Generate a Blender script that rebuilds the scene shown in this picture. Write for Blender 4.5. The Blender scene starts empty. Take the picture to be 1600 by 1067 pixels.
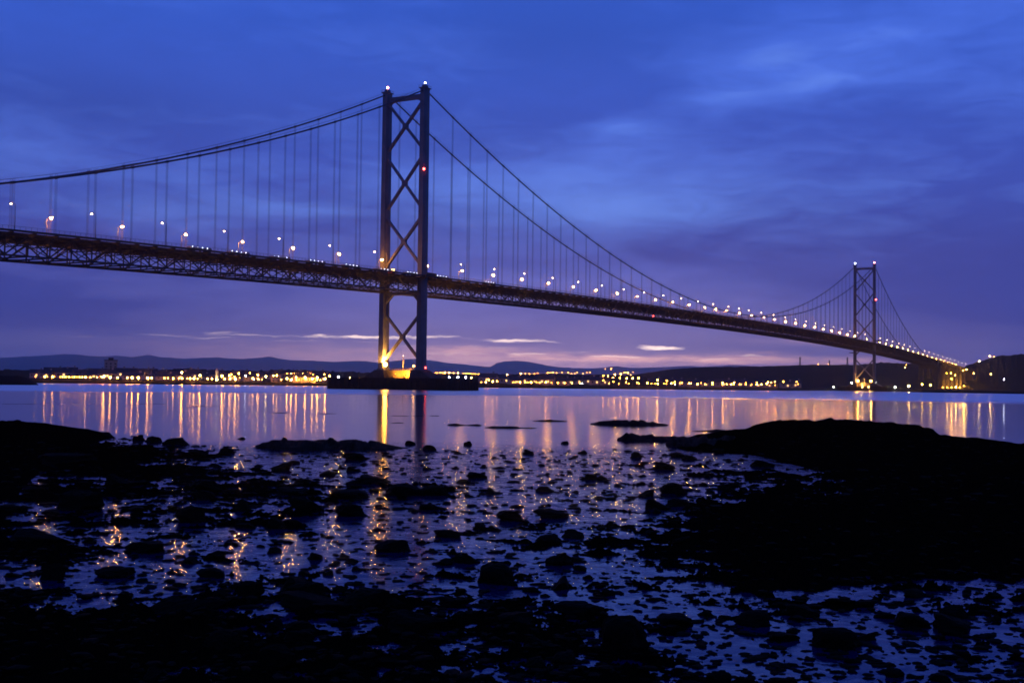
import bpy, math, random
import numpy as np
from mathutils import Vector, Matrix

random.seed(7)
scene = bpy.context.scene
COL = scene.collection
# ------------------------------------------------------------------ camera
CAM = np.array([-520.147, -360.258, 3.452])
YAW, PITCH, ROLL, FPX = 0.5154307, 0.0353169, 0.0118428, 1891.38   # focal length in px of a 1600 px wide frame
_F = np.array([math.cos(YAW)*math.cos(PITCH), math.sin(YAW)*math.cos(PITCH), math.sin(PITCH)])
_R = np.cross(_F, [0, 0, 1.]); _R /= np.linalg.norm(_R)
_U = np.cross(_R, _F)
R2 = _R*math.cos(ROLL)+_U*math.sin(ROLL)
U2 = -_R*math.sin(ROLL)+_U*math.cos(ROLL)
cd = bpy.data.cameras.new('camera'); cam = bpy.data.objects.new('camera', cd); COL.objects.link(cam)
m = Matrix(((R2[0], U2[0], -_F[0], CAM[0]), (R2[1], U2[1], -_F[1], CAM[1]), (R2[2], U2[2], -_F[2], CAM[2]), (0, 0, 0, 1)))
cam.matrix_world = m
cd.sensor_width = 36; cd.lens = 36*FPX/1600; cd.clip_start = 0.1; cd.clip_end = 80000
scene.camera = cam
scene.render.resolution_x = 1024; scene.render.resolution_y = 682
scene.cycles.use_denoising = True
scene.cycles.max_bounces = 4; scene.cycles.diffuse_bounces = 1; scene.cycles.glossy_bounces = 3
scene.cycles.transmission_bounces = 0; scene.cycles.volume_bounces = 0
scene.cycles.sample_clamp_indirect = 2.0
scene.cycles.filter_width = 1.7
scene.view_settings.view_transform = 'Standard'; scene.view_settings.look = 'None'
scene.view_settings.exposure = 0; scene.view_settings.gamma = 1

def ray(px, py):
    d = _F+R2*(px-800)/FPX-U2*(py-533.5)/FPX
    return d
def at_dist(px, py, D):
    d = ray(px, py); t = D/math.hypot(d[0], d[1]); return CAM+t*d
def on_water(px, py, z=0.0):
    d = ray(px, py); t = (z-CAM[2])/d[2]; return CAM+t*d
def azim(px, py=600):
    d = ray(px, py); return math.atan2(d[1], d[0])
def project(P):
    d = np.asarray(P)-CAM; zz = d@_F
    return 800+FPX*(d@R2)/zz, 533.5-FPX*(d@U2)/zz

# ------------------------------------------------------------------ world: dusk sky
w = bpy.data.worlds.new('World'); scene.world = w; w.use_nodes = True
nt = w.node_tree; N = nt.nodes; L = nt.links; N.clear()
def val(x):
    return x
def lk(a, sock):
    if isinstance(a, (int, float)): sock.default_value = a
    elif isinstance(a, tuple): sock.default_value = a
    else: L.new(a, sock)
def M(op, a, b=0.0, c=0.0, clamp=False):
    n = N.new('ShaderNodeMath'); n.operation = op; n.use_clamp = clamp
    lk(a, n.inputs[0]); lk(b, n.inputs[1])
    if op in ('MULTIPLY_ADD', 'COMPARE', 'SMOOTH_MIN', 'WRAP'): lk(c, n.inputs[2])
    return n.outputs[0]
def MIX(fac, a, b, bt='MIX'):
    n = N.new('ShaderNodeMix'); n.data_type = 'RGBA'; n.blend_type = bt
    lk(fac, n.inputs['Factor']); lk(a, n.inputs['A']); lk(b, n.inputs['B']) if False else None
    ia = [i for i in n.inputs if i.name == 'A' and i.type == 'RGBA'][0]; ib = [i for i in n.inputs if i.name == 'B' and i.type == 'RGBA'][0]
    i0 = n.inputs[0]; lk(fac, i0); lk(a, ia); lk(b, ib)
    return [o for o in n.outputs if o.type == 'RGBA'][0]
def MIXC(fac, a, b, bt='MIX'):
    n = N.new('ShaderNodeMix'); n.data_type = 'RGBA'; n.blend_type = bt
    ia = [i for i in n.inputs if i.name == 'A' and i.type == 'RGBA'][0]; ib = [i for i in n.inputs if i.name == 'B' and i.type == 'RGBA'][0]
    lk(fac, n.inputs[0]); lk(a, ia); lk(b, ib)
    return [o for o in n.outputs if o.type == 'RGBA'][0]
def RAMP(fac, stops, interp='LINEAR'):
    n = N.new('ShaderNodeValToRGB'); n.color_ramp.interpolation = interp
    e = n.color_ramp.elements
    while len(e) < len(stops): e.new(0.5)
    for k, (p, c) in enumerate(stops):
        e[k].position = p; e[k].color = (*c, 1) if len(c) == 3 else c
    L.new(fac, n.inputs[0]); return n.outputs[0]
def NOISE(vec, scale, detail=3, rough=.5, dist=0):
    n = N.new('ShaderNodeTexNoise'); n.inputs['Scale'].default_value = scale; n.inputs['Detail'].default_value = detail
    n.inputs['Roughness'].default_value = rough; n.inputs['Distortion'].default_value = dist
    if vec is not None: L.new(vec, n.inputs['Vector'])
    return n.outputs['Fac']
def VEC(x, y, z=0.0):
    n = N.new('ShaderNodeCombineXYZ'); lk(x, n.inputs[0]); lk(y, n.inputs[1]); lk(z, n.inputs[2]); return n.outputs[0]
tc = N.new('ShaderNodeTexCoord'); sep = N.new('ShaderNodeSeparateXYZ'); L.new(tc.outputs['Generated'], sep.inputs[0])
X, Y, Z = sep.outputs
AZ0 = YAW
# components of the viewing direction in compass space: u = bearing to the right of AZ0, el = elevation (radians)
cs, sn = math.cos(AZ0), math.sin(AZ0)
fw = M('ADD', M('MULTIPLY', X, cs), M('MULTIPLY', Y, sn))
rt = M('SUBTRACT', M('MULTIPLY', X, sn), M('MULTIPLY', Y, cs))
u = M('ARCTAN2', rt, fw)
el = M('MAXIMUM', M('ARCSINE', Z), 0.0)
def srgb(r, g, b):
    f = lambda c: (c/255/12.92 if c <= 10 else ((c/255+.055)/1.055)**2.4)
    return (f(r), f(g), f(b))
elN = M('MULTIPLY', el, 1/0.8, clamp=True)     # 0..0.8 rad
def e_(deg_px): return deg_px/FPX/0.8
base = RAMP(elN, [(e_(8), srgb(146, 126, 178)), (e_(50), srgb(134, 126, 180)), (e_(100), srgb(114, 112, 188)), (e_(190), srgb(98, 110, 206)), (e_(265), srgb(102, 138, 234)), (e_(350), srgb(88, 122, 228)), (e_(470), srgb(80, 118, 232)),
      (e_(600), srgb(64, 104, 220)), (1, srgb(36, 74, 200))])
darker = RAMP(elN, [(e_(8), srgb(76, 70, 146)), (e_(60), srgb(62, 66, 152)), (e_(110), srgb(58, 66, 158)), (e_(200), srgb(62, 68, 158)), (e_(300), srgb(62, 80, 180)), (e_(450), srgb(58, 90, 198)), (e_(570), srgb(52, 92, 204)), (1, srgb(30, 60, 168))])
# afterglow stays round the bearing of the set sun, a little left of centre
du = M('SUBTRACT', u, -0.01)
glow = M('POWER', 2.718, M('MULTIPLY', M('MULTIPLY', du, du), -1/(2*0.19**2)))
side = M('ADD', M('MULTIPLY', glow, 0.95), 0.05)
# large soft cloud masses, flattened towards the horizon
cu = M('DIVIDE', u, M('ADD', el, 0.16)); ce = M('DIVIDE', 1.0, M('ADD', el, 0.13))
cl1 = NOISE(VEC(M('MULTIPLY', cu, 0.55), M('MULTIPLY', ce, 0.9), 3.3), 1.0, 5, .55, .3)
cl2 = NOISE(VEC(M('MULTIPLY', u, 5.0), M('MULTIPLY', el, 26.0), 1.7), 1.0, 5, .55, .6)
cl3 = NOISE(VEC(M('MULTIPLY', u, 16.0), M('MULTIPLY', el, 60.0), 5.1), 1.0, 5, .6, 1.0)
cl = M('ADD', M('MULTIPLY', cl1, .55), M('MULTIPLY', cl2, .45))
clm = M('MULTIPLY', M('SUBTRACT', cl, .38), 4.2, clamp=True)       # 0 dark cloud .. 1 bright gap
def blob(px, py, sx, sy, amp, rot=0.0):
    uu = (px-800)/FPX; ee = (600+(px-800)*0.0118-py)/FPX
    a = M('SUBTRACT', u, uu); b = M('SUBTRACT', el, ee)
    if rot:
        c_, s_ = math.cos(rot), math.sin(rot)
        a, b = M('ADD', M('MULTIPLY', a, c_), M('MULTIPLY', b, s_)), M('SUBTRACT', M('MULTIPLY', b, c_), M('MULTIPLY', a, s_))
    a = M('DIVIDE', a, sx/FPX); b = M('DIVIDE', b, sy/FPX)
    q = M('ADD', M('MULTIPLY', a, a), M('MULTIPLY', b, b))
    return M('MULTIPLY', M('POWER', 2.718, M('MULTIPLY', q, -1.0)), amp)
acc = None
for bl in [(1250, 100, 240, 60, .5, .12), (985, 207, 70, 12, .7), (1250, 152, 130, 16, .6, .1), (1110, 165, 60, 14, .4), (1190, 108, 60, 18, .4), (1000, 215, 200, 60, .25), (1560, 20, 200, 60, .55),
           (960, 335, 120, 30, .55), (900, 290, 180, 60, .25), (700, 300, 180, 70, .3), (900, 150, 160, 40, -.55), (820, 30, 170, 40, -.4), (180, 160, 230, 60, -.3), (120, 60, 160, 30, -.15),
           (30, 250, 90, 60, .3), (250, 225, 160, 25, -.15), (1500, 260, 150, 60, -.25), (1500, 450, 170, 120, -.4), (1150, 440, 180, 50, .1), (60, 490, 200, 80, -.35), (900, 215, 70, 14, -.1), (600, 60, 200, 50, .12)]:
    b = blob(*bl); acc = b if acc is None else M('ADD', acc, b)
lowband = M('POWER', 2.718, M('MULTIPLY', M('MULTIPLY', el, el), -1/(.085**2)))
clm2 = M('ADD', M('ADD', M('ADD', .26, M('MULTIPLY', M('MULTIPLY', glow, lowband), .75)), M('ADD', M('MULTIPLY', M('SUBTRACT', cl, .5), 3.1), M('MULTIPLY', M('SUBTRACT', cl3, .5), 1.0))), M('MULTIPLY', acc, M('ADD', .35, M('MULTIPLY', cl, 1.5))))
clm3 = M('MULTIPLY', clm2, 1.0, clamp=True)
sky = MIXC(clm3, darker, base)
# brightest gaps, higher up: paler blue
br = M('MULTIPLY', M('SUBTRACT', clm2, .95), M('SUBTRACT', .8, lowband), clamp=True)
sky = MIXC(br, sky, (*srgb(118, 158, 255), 1))
# purple glow low over the sunset
low = M('POWER', 2.718, M('MULTIPLY', el, -1/(0.026)))
gl2 = M('POWER', 2.718, M('MULTIPLY', M('MULTIPLY', M('SUBTRACT', u, 0.02), M('SUBTRACT', u, 0.02)), -1/(2*0.17**2)))
sky = MIXC(M('MULTIPLY', M('MULTIPLY', low, gl2), 1.0, clamp=True), sky, (*srgb(204, 160, 186), 1))
# thin torn strips of lit cloud just above the horizon
strip_n = NOISE(VEC(M('MULTIPLY', u, 34.0), M('MULTIPLY', el, 330.0), 0.4), 1.0, 4, .6, .5)
wob = M('MULTIPLY', M('SUBTRACT', NOISE(VEC(M('MULTIPLY', u, 30.0), M('MULTIPLY', el, 40.0), 7.0), 1.0, 6, .65), .5), 0.009)
el_keep = el
el = M('ADD', el, wob)
acc = None; acc2 = None
for bl in [(570, 528, 70, 2.6, 1.2), (640, 527, 40, 2.0, .8), (690, 528, 30, 1.6, .5), (805, 532, 65, 2.2, 1.2), (1040, 544, 32, 3.4, 1.3), (1010, 543, 20, 3, .6),
           (500, 528, 50, 2, .5), (200, 529, 60, 2, .35), (340, 523, 80, 3.2, .45), (370, 520, 40, 2, .3), (1175, 556, 30, 1.6, .6), (820, 553, 40, 1.5, .7), (980, 537, 30, 1.4, .35), (645, 541, 50, 1.3, .5), (770, 542, 50, 1.2, .5), (905, 548, 60, 1.2, .45), (450, 534, 60, 1.3, .4), (260, 526, 60, 1.2, .45), (1080, 551, 40, 1.2, .4), (150, 531, 40, 1.2, .5), (560, 536, 60, 1.3, .5), (700, 552, 60, 1.3, .5), (960, 557, 70, 1.3, .6), (1120, 562, 50, 1.3, .5), (330, 529, 60, 1.4, .5), (410, 526, 50, 1.4, .5)]:
    b = blob(*bl); acc = b if acc is None else M('ADD', acc, b)
for bl in [(730, 548, 90, 6, .9), (920, 559, 130, 6, .8), (1080, 563, 130, 6, .75), (1180, 560, 70, 7, .6), (1260, 535, 90, 5, .25), (400, 545, 200, 12, .2), (700, 560, 260, 14, .5), (1310, 566, 90, 6, .55), (430, 575, 220, 14, .25)]:
    b = blob(*bl); acc2 = b if acc2 is None else M('ADD', acc2, b)
sn_ = M('ADD', .25, M('MULTIPLY', M('SUBTRACT', strip_n, .3), 2.6, clamp=True))
sky = MIXC(M('MULTIPLY', M('MULTIPLY', acc2, sn_), .75, clamp=True), sky, (1.7, .86, .68, 1))
sm = M('MULTIPLY', M('SUBTRACT', M('MULTIPLY', acc, M('ADD', sn_, -.05)), .22), 1.3, clamp=True)
sky = MIXC(sm, sky, (3.0, 2.2, 1.75, 1))
# Nishita twilight added thinly over everything
nsk = N.new('ShaderNodeTexSky'); nsk.sky_type = 'NISHITA'; nsk.sun_disc = False
nsk.sun_elevation = math.radians(-4); nsk.sun_rotation = math.radians(90)-AZ0
el = el_keep; boost = M('ADD', M('ADD', .80, M('MULTIPLY', cl3, .22)), M('MULTIPLY', cl1, .2)); dk = M('ADD', M('ADD', blob(150, 190, 240, 60, .20, -.05), blob(860, 60, 230, 70, .14)), blob(640, 200, 200, 40, .08)); boost = M('SUBTRACT', boost, M('MULTIPLY', dk, M('ADD', .3, M('MULTIPLY', cl3, 1.4)))); boost = M('ADD', boost, M('MULTIPLY', M('POWER', 2.718, M('MULTIPLY', el_keep, -1/.035)), M('ADD', .5, M('MULTIPLY', glow, 1.3))))
bg = N.new('ShaderNodeBackground'); L.new(sky, bg.inputs[0]); L.new(boost, bg.inputs[1])
bg2 = N.new('ShaderNodeBackground'); L.new(nsk.outputs[0], bg2.inputs[0]); bg2.inputs[1].default_value = 0.05
ad = N.new('ShaderNodeAddShader'); L.new(bg.outputs[0], ad.inputs[0]); L.new(bg2.outputs[0], ad.inputs[1])
wo = N.new('ShaderNodeOutputWorld'); L.new(ad.outputs[0], wo.inputs[0])
w.cycles.sampling_method = 'AUTOMATIC'

# ------------------------------------------------------------------ materials
def mat(name, color, rough=.7, spec=.3, noise=0.0, nscale=1.0, metal=0.0, bump=0.0, color2=None, emit=None, estr=0.0):
    global N, L
    mt = bpy.data.materials.new(name); mt.use_nodes = True
    N = mt.node_tree.nodes; L = mt.node_tree.links
    b = N['Principled BSDF']
    b.inputs['Base Color'].default_value = (*color, 1); b.inputs['Roughness'].default_value = rough
    b.inputs['Specular IOR Level'].default_value = spec; b.inputs['Metallic'].default_value = metal
    if noise or color2 or bump:
        t = N.new('ShaderNodeTexCoord')
        nf = NOISE(t.outputs['Object'], nscale, 5, .6, .3)
        c2 = color2 or tuple(min(1, c*(1-noise)) for c in color)
        f = M('MULTIPLY', M('SUBTRACT', nf, .3), 2.5, clamp=True)
        L.new(MIXC(f, (*c2, 1), (*color, 1)), b.inputs['Base Color'])
        if bump:
            bp = N.new('ShaderNodeBump'); bp.inputs['Strength'].default_value = bump; L.new(nf, bp.inputs['Height'])
            L.new(bp.outputs[0], b.inputs['Normal'])
    if emit:
        b.inputs['Emission Color'].default_value = (*emit, 1); b.inputs['Emission Strength'].default_value = estr
    return mt
STEEL = mat('painted_steel', (.13, .13, .14), .6, .3, .35, .15)
DSTEEL = mat('weathered_steel', (.055, .05, .045), .7, .2, .4, .4)
CABLE = mat('cable_steel', (.07, .07, .08), .7, .2, .2, .3)
CONC = mat('stained_concrete', (.10, .085, .07), .9, .15, .5, .25, bump=.2)
WCONC = mat('wet_dark_concrete', (.03, .025, .02), .85, .2, .5, .4, bump=.2)
ASPH = mat('asphalt', (.04, .04, .04), .9, .2, .2, .5)
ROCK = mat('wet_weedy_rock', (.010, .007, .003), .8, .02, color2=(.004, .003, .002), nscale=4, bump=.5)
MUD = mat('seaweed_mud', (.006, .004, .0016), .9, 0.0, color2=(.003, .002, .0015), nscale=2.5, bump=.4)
HILLM = mat('moor_hill', (.022, .03, .018), .95, .02, .4, .004)
WOOD = mat('woodland_hill', (.014, .017, .008), .95, .02, .5, .01)
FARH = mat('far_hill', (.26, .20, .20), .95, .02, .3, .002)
WALLM = mat('house_wall', (.35, .30, .24), .9, .1, .2, .5)
ROOFM = mat('slate_roof', (.05, .05, .055), .8, .2, .2, .8)
GLASS = mat('dark_window', (.02, .02, .025), .2, .5, .1, 1)
LITWIN = mat('lit_window', (.3, .2, .1), .6, .2, emit=(1, .55, .2), estr=2.5)
PAINT = mat('vehicle_paint', (.10, .10, .12), .4, .5, .1, 1)
PALEP = mat('pale_vehicle_paint', (.45, .42, .36), .4, .5, .1, 1)
RUBBER = mat('rubber', (.02, .02, .02), .9, .1, .1, 1)
POSTM = mat('galvanised_post', (.12, .12, .12), .5, .4, .2, 1)
RAILM = mat('railing_paint', (.13, .125, .12), .6, .3, .2, 1)
def emat(name, c, s):
    return mat(name, c, .5, .2, emit=c, estr=s)
SOD = (1, .33, .035); WARM = (1, .55, .14); WHT = (.80, .85, 1.0); GRN = (.85, 1.0, .72); RED = (1, .03, .03); YEL = (1, .50, .03)

# ------------------------------------------------------------------ mesh helpers
def new_mesh(name, V, Fc, mt, smooth=False):
    me = bpy.data.meshes.new(name)
    V = np.asarray(V, dtype=np.float32)
    if isinstance(Fc, np.ndarray):
        n, k = Fc.shape
        me.vertices.add(len(V)); me.vertices.foreach_set('co', V.ravel())
        me.loops.add(n*k); me.loops.foreach_set('vertex_index', Fc.ravel().astype(np.int32))
        me.polygons.add(n); me.polygons.foreach_set('loop_start', np.arange(0, n*k, k, dtype=np.int32))
        me.update(calc_edges=True)
    else:
        me.from_pydata([tuple(v) for v in V], [], Fc); me.update()
    me.materials.append(mt)
    if smooth: me.polygons.foreach_set('use_smooth', [True]*len(me.polygons))
    return me
def link(name, me, parent=None, loc=None):
    o = bpy.data.objects.new(name, me); COL.objects.link(o)
    if parent is not None: o.parent = parent
    if loc is not None: o.location = loc
    return o
def tag(o, label=None, cat=None, group=None, kind=None):
    if label: o['label'] = label
    if cat: o['category'] = cat
    if group: o['group'] = group
    if kind: o['kind'] = kind
    return o
def thing(name, label, cat, loc=(0, 0, 0), rz=0, group=None):
    o = bpy.data.objects.new(name, None); COL.objects.link(o); o.location = loc; o.rotation_euler = (0, 0, rz); o.empty_display_size = .5
    return tag(o, label, cat, group)
def dup(root, loc, rz=0, label=None, group=None, scale=None):
    r = root.copy(); COL.objects.link(r); r.location = loc; r.rotation_euler = (0, 0, rz)
    if scale: r.scale = scale
    if label: r['label'] = label
    if group: r['group'] = group
    for ch in list(root.children):
        c = ch.copy(); COL.objects.link(c); c.parent = r
        for g in list(ch.children):
            d = g.copy(); COL.objects.link(d); d.parent = c
    return r
class MB:
    def __init__(s): s.v = []; s.f = []
    def add(s, vs, fs):
        n = len(s.v); s.v += [tuple(v) for v in vs]; s.f += [tuple(i+n for i in f) for f in fs]
    def box(s, x0, x1, y0, y1, z0, z1):
        s.add([(x0, y0, z0), (x1, y0, z0), (x1, y1, z0), (x0, y1, z0), (x0, y0, z1), (x1, y0, z1), (x1, y1, z1), (x0, y1, z1)],
              [(0, 3, 2, 1), (4, 5, 6, 7), (0, 1, 5, 4), (1, 2, 6, 5), (2, 3, 7, 6), (3, 0, 4, 7)])
    def bar(s, a, b, w_, h_=None, up=(0, 0, 1)):
        h_ = h_ or w_; a = np.array(a, float); b = np.array(b, float); d = b-a; n = np.linalg.norm(d)
        if n < 1e-6: return
        d /= n; sd = np.cross(d, up)
        if np.linalg.norm(sd) < 1e-3: sd = np.cross(d, (0, 1, 0))
        sd /= np.linalg.norm(sd); up2 = np.cross(sd, d)
        vs = []
        for P in (a, b):
            for i, j in ((-1, -1), (1, -1), (1, 1), (-1, 1)): vs.append(P+sd*i*w_/2+up2*j*h_/2)
        s.add(vs, [(3, 2, 1, 0), (4, 5, 6, 7), (0, 1, 5, 4), (1, 2, 6, 5), (2, 3, 7, 6), (3, 0, 4, 7)])
    def tube(s, pts, r, n=6, caps=True):
        pts = [np.array(p, float) for p in pts]; rr = r if isinstance(r, (list, tuple)) else [r]*len(pts); vs = []; fs = []
        for k, P in enumerate(pts):
            d = pts[min(k+1, len(pts)-1)]-pts[max(k-1, 0)]; d /= np.linalg.norm(d)
            a = np.cross(d, (0, 0, 1)) if abs(d[2]) < .95 else np.cross(d, (0, 1, 0)); a /= np.linalg.norm(a); b = np.cross(a, d)
            for q in range(n):
                t = 2*math.pi*q/n; vs.append(P+rr[k]*(a*math.cos(t)+b*math.sin(t)))
        for k in range(len(pts)-1):
            for q in range(n):
                fs.append((k*n+q, k*n+(q+1) % n, (k+1)*n+(q+1) % n, (k+1)*n+q))
        if caps: fs += [tuple(range(n))[::-1], tuple(range((len(pts)-1)*n, len(pts)*n))]
        s.add(vs, fs)
    def ball(s, c, r, nu=8, nv=6, sz=1.0):
        vs = [(c[0], c[1], c[2]-r*sz)]
        for j in range(1, nv):
            t = math.pi*j/nv-math.pi/2
            for i in range(nu):
                p = 2*math.pi*i/nu; vs.append((c[0]+r*math.cos(t)*math.cos(p), c[1]+r*math.cos(t)*math.sin(p), c[2]+r*sz*math.sin(t)))
        vs.append((c[0], c[1], c[2]+r*sz)); fs = []
        for i in range(nu): fs.append((0, 1+(i+1) % nu, 1+i))
        for j in range(nv-2):
            for i in range(nu):
                a = 1+j*nu+i; b = 1+j*nu+(i+1) % nu; fs.append((a, b, b+nu, a+nu))
        k = 1+(nv-2)*nu
        for i in range(nu): fs.append((k+i, k+(i+1) % nu, len(vs)-1))
        s.add(vs, fs)
    def mesh(s, name, mt, smooth=False): return new_mesh(name, s.v, s.f, mt, smooth)
    def build(s, name, mt, parent=None, loc=None, smooth=False): return link(name, s.mesh(name, mt, smooth), parent, loc)

# numpy gradient-ish value noise
_rs = np.random.RandomState(5); _G = _rs.rand(256, 256)
def vnoise(x, y):
    xi = np.floor(x).astype(int); yi = np.floor(y).astype(int); fx = x-xi; fy = y-yi
    fx = fx*fx*fx*(fx*(fx*6-15)+10); fy = fy*fy*fy*(fy*(fy*6-15)+10)
    a = _G[xi & 255, yi & 255]; b = _G[(xi+1) & 255, yi & 255]; c = _G[xi & 255, (yi+1) & 255]; d = _G[(xi+1) & 255, (yi+1) & 255]
    return (a*(1-fx)+b*fx)*(1-fy)+(c*(1-fx)+d*fx)*fy
def fbm(x, y, o=4, gain=.5):
    s = 0; a = 1; t = 0
    for k in range(o):
        s = s+a*(vnoise(x*2**k+17.3*k, y*2**k+9.1*k)-.5); t += a; a *= gain
    return s/t*2

# ------------------------------------------------------------------ water
def water():
    global N, L
    mt = bpy.data.materials.new('water'); mt.use_nodes = True
    N = mt.node_tree.nodes; L = mt.node_tree.links; N.remove(N['Principled BSDF'])
    g = N.new('ShaderNodeNewGeometry'); sp = N.new('ShaderNodeSeparateXYZ'); L.new(g.outputs['Position'], sp.inputs[0])
    dx = M('SUBTRACT', sp.outputs[0], float(CAM[0])); dy = M('SUBTRACT', sp.outputs[1], float(CAM[1]))
    big = NOISE(g.outputs['Position'], .018, 3, .5, .4)
    d = M('SQRT', M('ADD', M('MULTIPLY', dx, dx), M('MULTIPLY', dy, dy)))
    dn = M('MULTIPLY', d, M('ADD', .82, M('MULTIPLY', big, .36)))
    far = M('DIVIDE', M('SUBTRACT', dn, 330.0), 60.0, clamp=True)      # breeze out on the firth
    med = NOISE(g.outputs['Position'], .09, 3, .5, .4)
    dn2 = M('MULTIPLY', d, M('ADD', .9, M('MULTIPLY', med, .2)))
    near = M('SUBTRACT', 1.0, M('DIVIDE', M('SUBTRACT', dn2, 63.0), 9.0, clamp=True))   # shallows over the stones
    calm = M('MULTIPLY', M('SUBTRACT', 1.0, near), M('SUBTRACT', 1.0, far))
    r = M('ADD', M('ADD', M('MULTIPLY', calm, .14), M('MULTIPLY', far, .30)), M('MULTIPLY', near, .075))
    n1 = NOISE(g.outputs['Position'], 2.2, 4, .6, 1.5); n2 = NOISE(g.outputs['Position'], 9.0, 3, .6, .5)
    pool = NOISE(g.outputs['Position'], .35, 3, .55, .3)
    h = M('MULTIPLY', M('ADD', M('MULTIPLY', n1, .0085), M('MULTIPLY', n2, .0020)), M('ADD', .25, M('MULTIPLY', pool, 1.6)))
    bp = N.new('ShaderNodeBump'); bp.inputs['Distance'].default_value = 1.0
    L.new(near, bp.inputs['Strength']); L.new(h, bp.inputs['Height'])
    gl = N.new('ShaderNodeBsdfGlossy'); gl.distribution = 'BECKMANN'; silt = M('MULTIPLY', M('SUBTRACT', NOISE(g.outputs['Position'], 1.3, 6, .7, 1.2), .36), 3.6, clamp=True)      # wet silt showing between the water films
    L.new(MIXC(near, (1, 1, 1, 1), MIXC(silt, (.30, .36, .55, 1), (.84, .88, 1, 1))), gl.inputs['Color'])
    L.new(r, gl.inputs['Roughness']); L.new(bp.outputs[0], gl.inputs['Normal'])
    df = N.new('ShaderNodeBsdfDiffuse'); df.inputs['Color'].default_value = (.001, .005, .05, 1)
    fr_ = N.new('ShaderNodeFresnel'); fr_.inputs['IOR'].default_value = 1.33; L.new(bp.outputs[0], fr_.inputs['Normal'])
    mx = N.new('ShaderNodeMixShader'); L.new(fr_.outputs[0], mx.inputs[0]); L.new(df.outputs[0], mx.inputs[1]); L.new(gl.outputs[0], mx.inputs[2])
    L.new(mx.outputs[0], N['Material Output'].inputs[0])
    V = [(CAM[0], CAM[1], 0)]; Fc = []; rad = [30, 100, 400, 1500, 6000, 26500]; n = 48
    for q in rad:
        for k in range(n): V.append((CAM[0]+q*math.cos(2*math.pi*k/n), CAM[1]+q*math.sin(2*math.pi*k/n), 0))
    for k in range(n): Fc.append((0, 1+k, 1+(k+1) % n))
    for j in range(len(rad)-1):
        for k in range(n):
            a = 1+j*n+k; c = 1+j*n+(k+1) % n; Fc.append((a, a+n, c+n, c))
    o = link('water', new_mesh('water', V, Fc, mt)); tag(o, 'still blue estuary water at dusk with ripples over the stony shallows', 'water', kind='structure')
water()

# ------------------------------------------------------------------ bridge
HT = 155.7; TOW = [0.0, 1006.0]; S = 17.41; CY = 11.9
_zx = [-420, -257, -217, -170, -99, 0, 86, 227, 413, 560, 690, 887, 1034, 1277, 1600, 1760]
_zz = [48.2, 53.3, 55.0, 56.6, 58.1, 59.6, 61.3, 63.0, 63.5, 63.7, 63.4, 61.4, 59.9, 53.8, 42.6, 38.5]
_cf = np.polyfit(_zx, _zz, 5)
def zr(x): return float(np.polyval(_cf, x))-1.05        # roadway level; the rail stands about a metre above
MID = 66.8
def zc(x):                                              # cable level
    if x < 0: s_ = -x; return HT-.4570*s_+.000443*s_*s_
    if x > 1006: s_ = x-1006; return HT-.4640*s_+.00045*s_*s_
    return MID+(HT-MID)*((x-503)/503)**2
bridge = thing('suspension_bridge', 'long steel suspension bridge with two cross braced towers and a lamp lit road', 'bridge')
X0, X1, XV = -408.0, 1414.0, 1735.0
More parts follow.
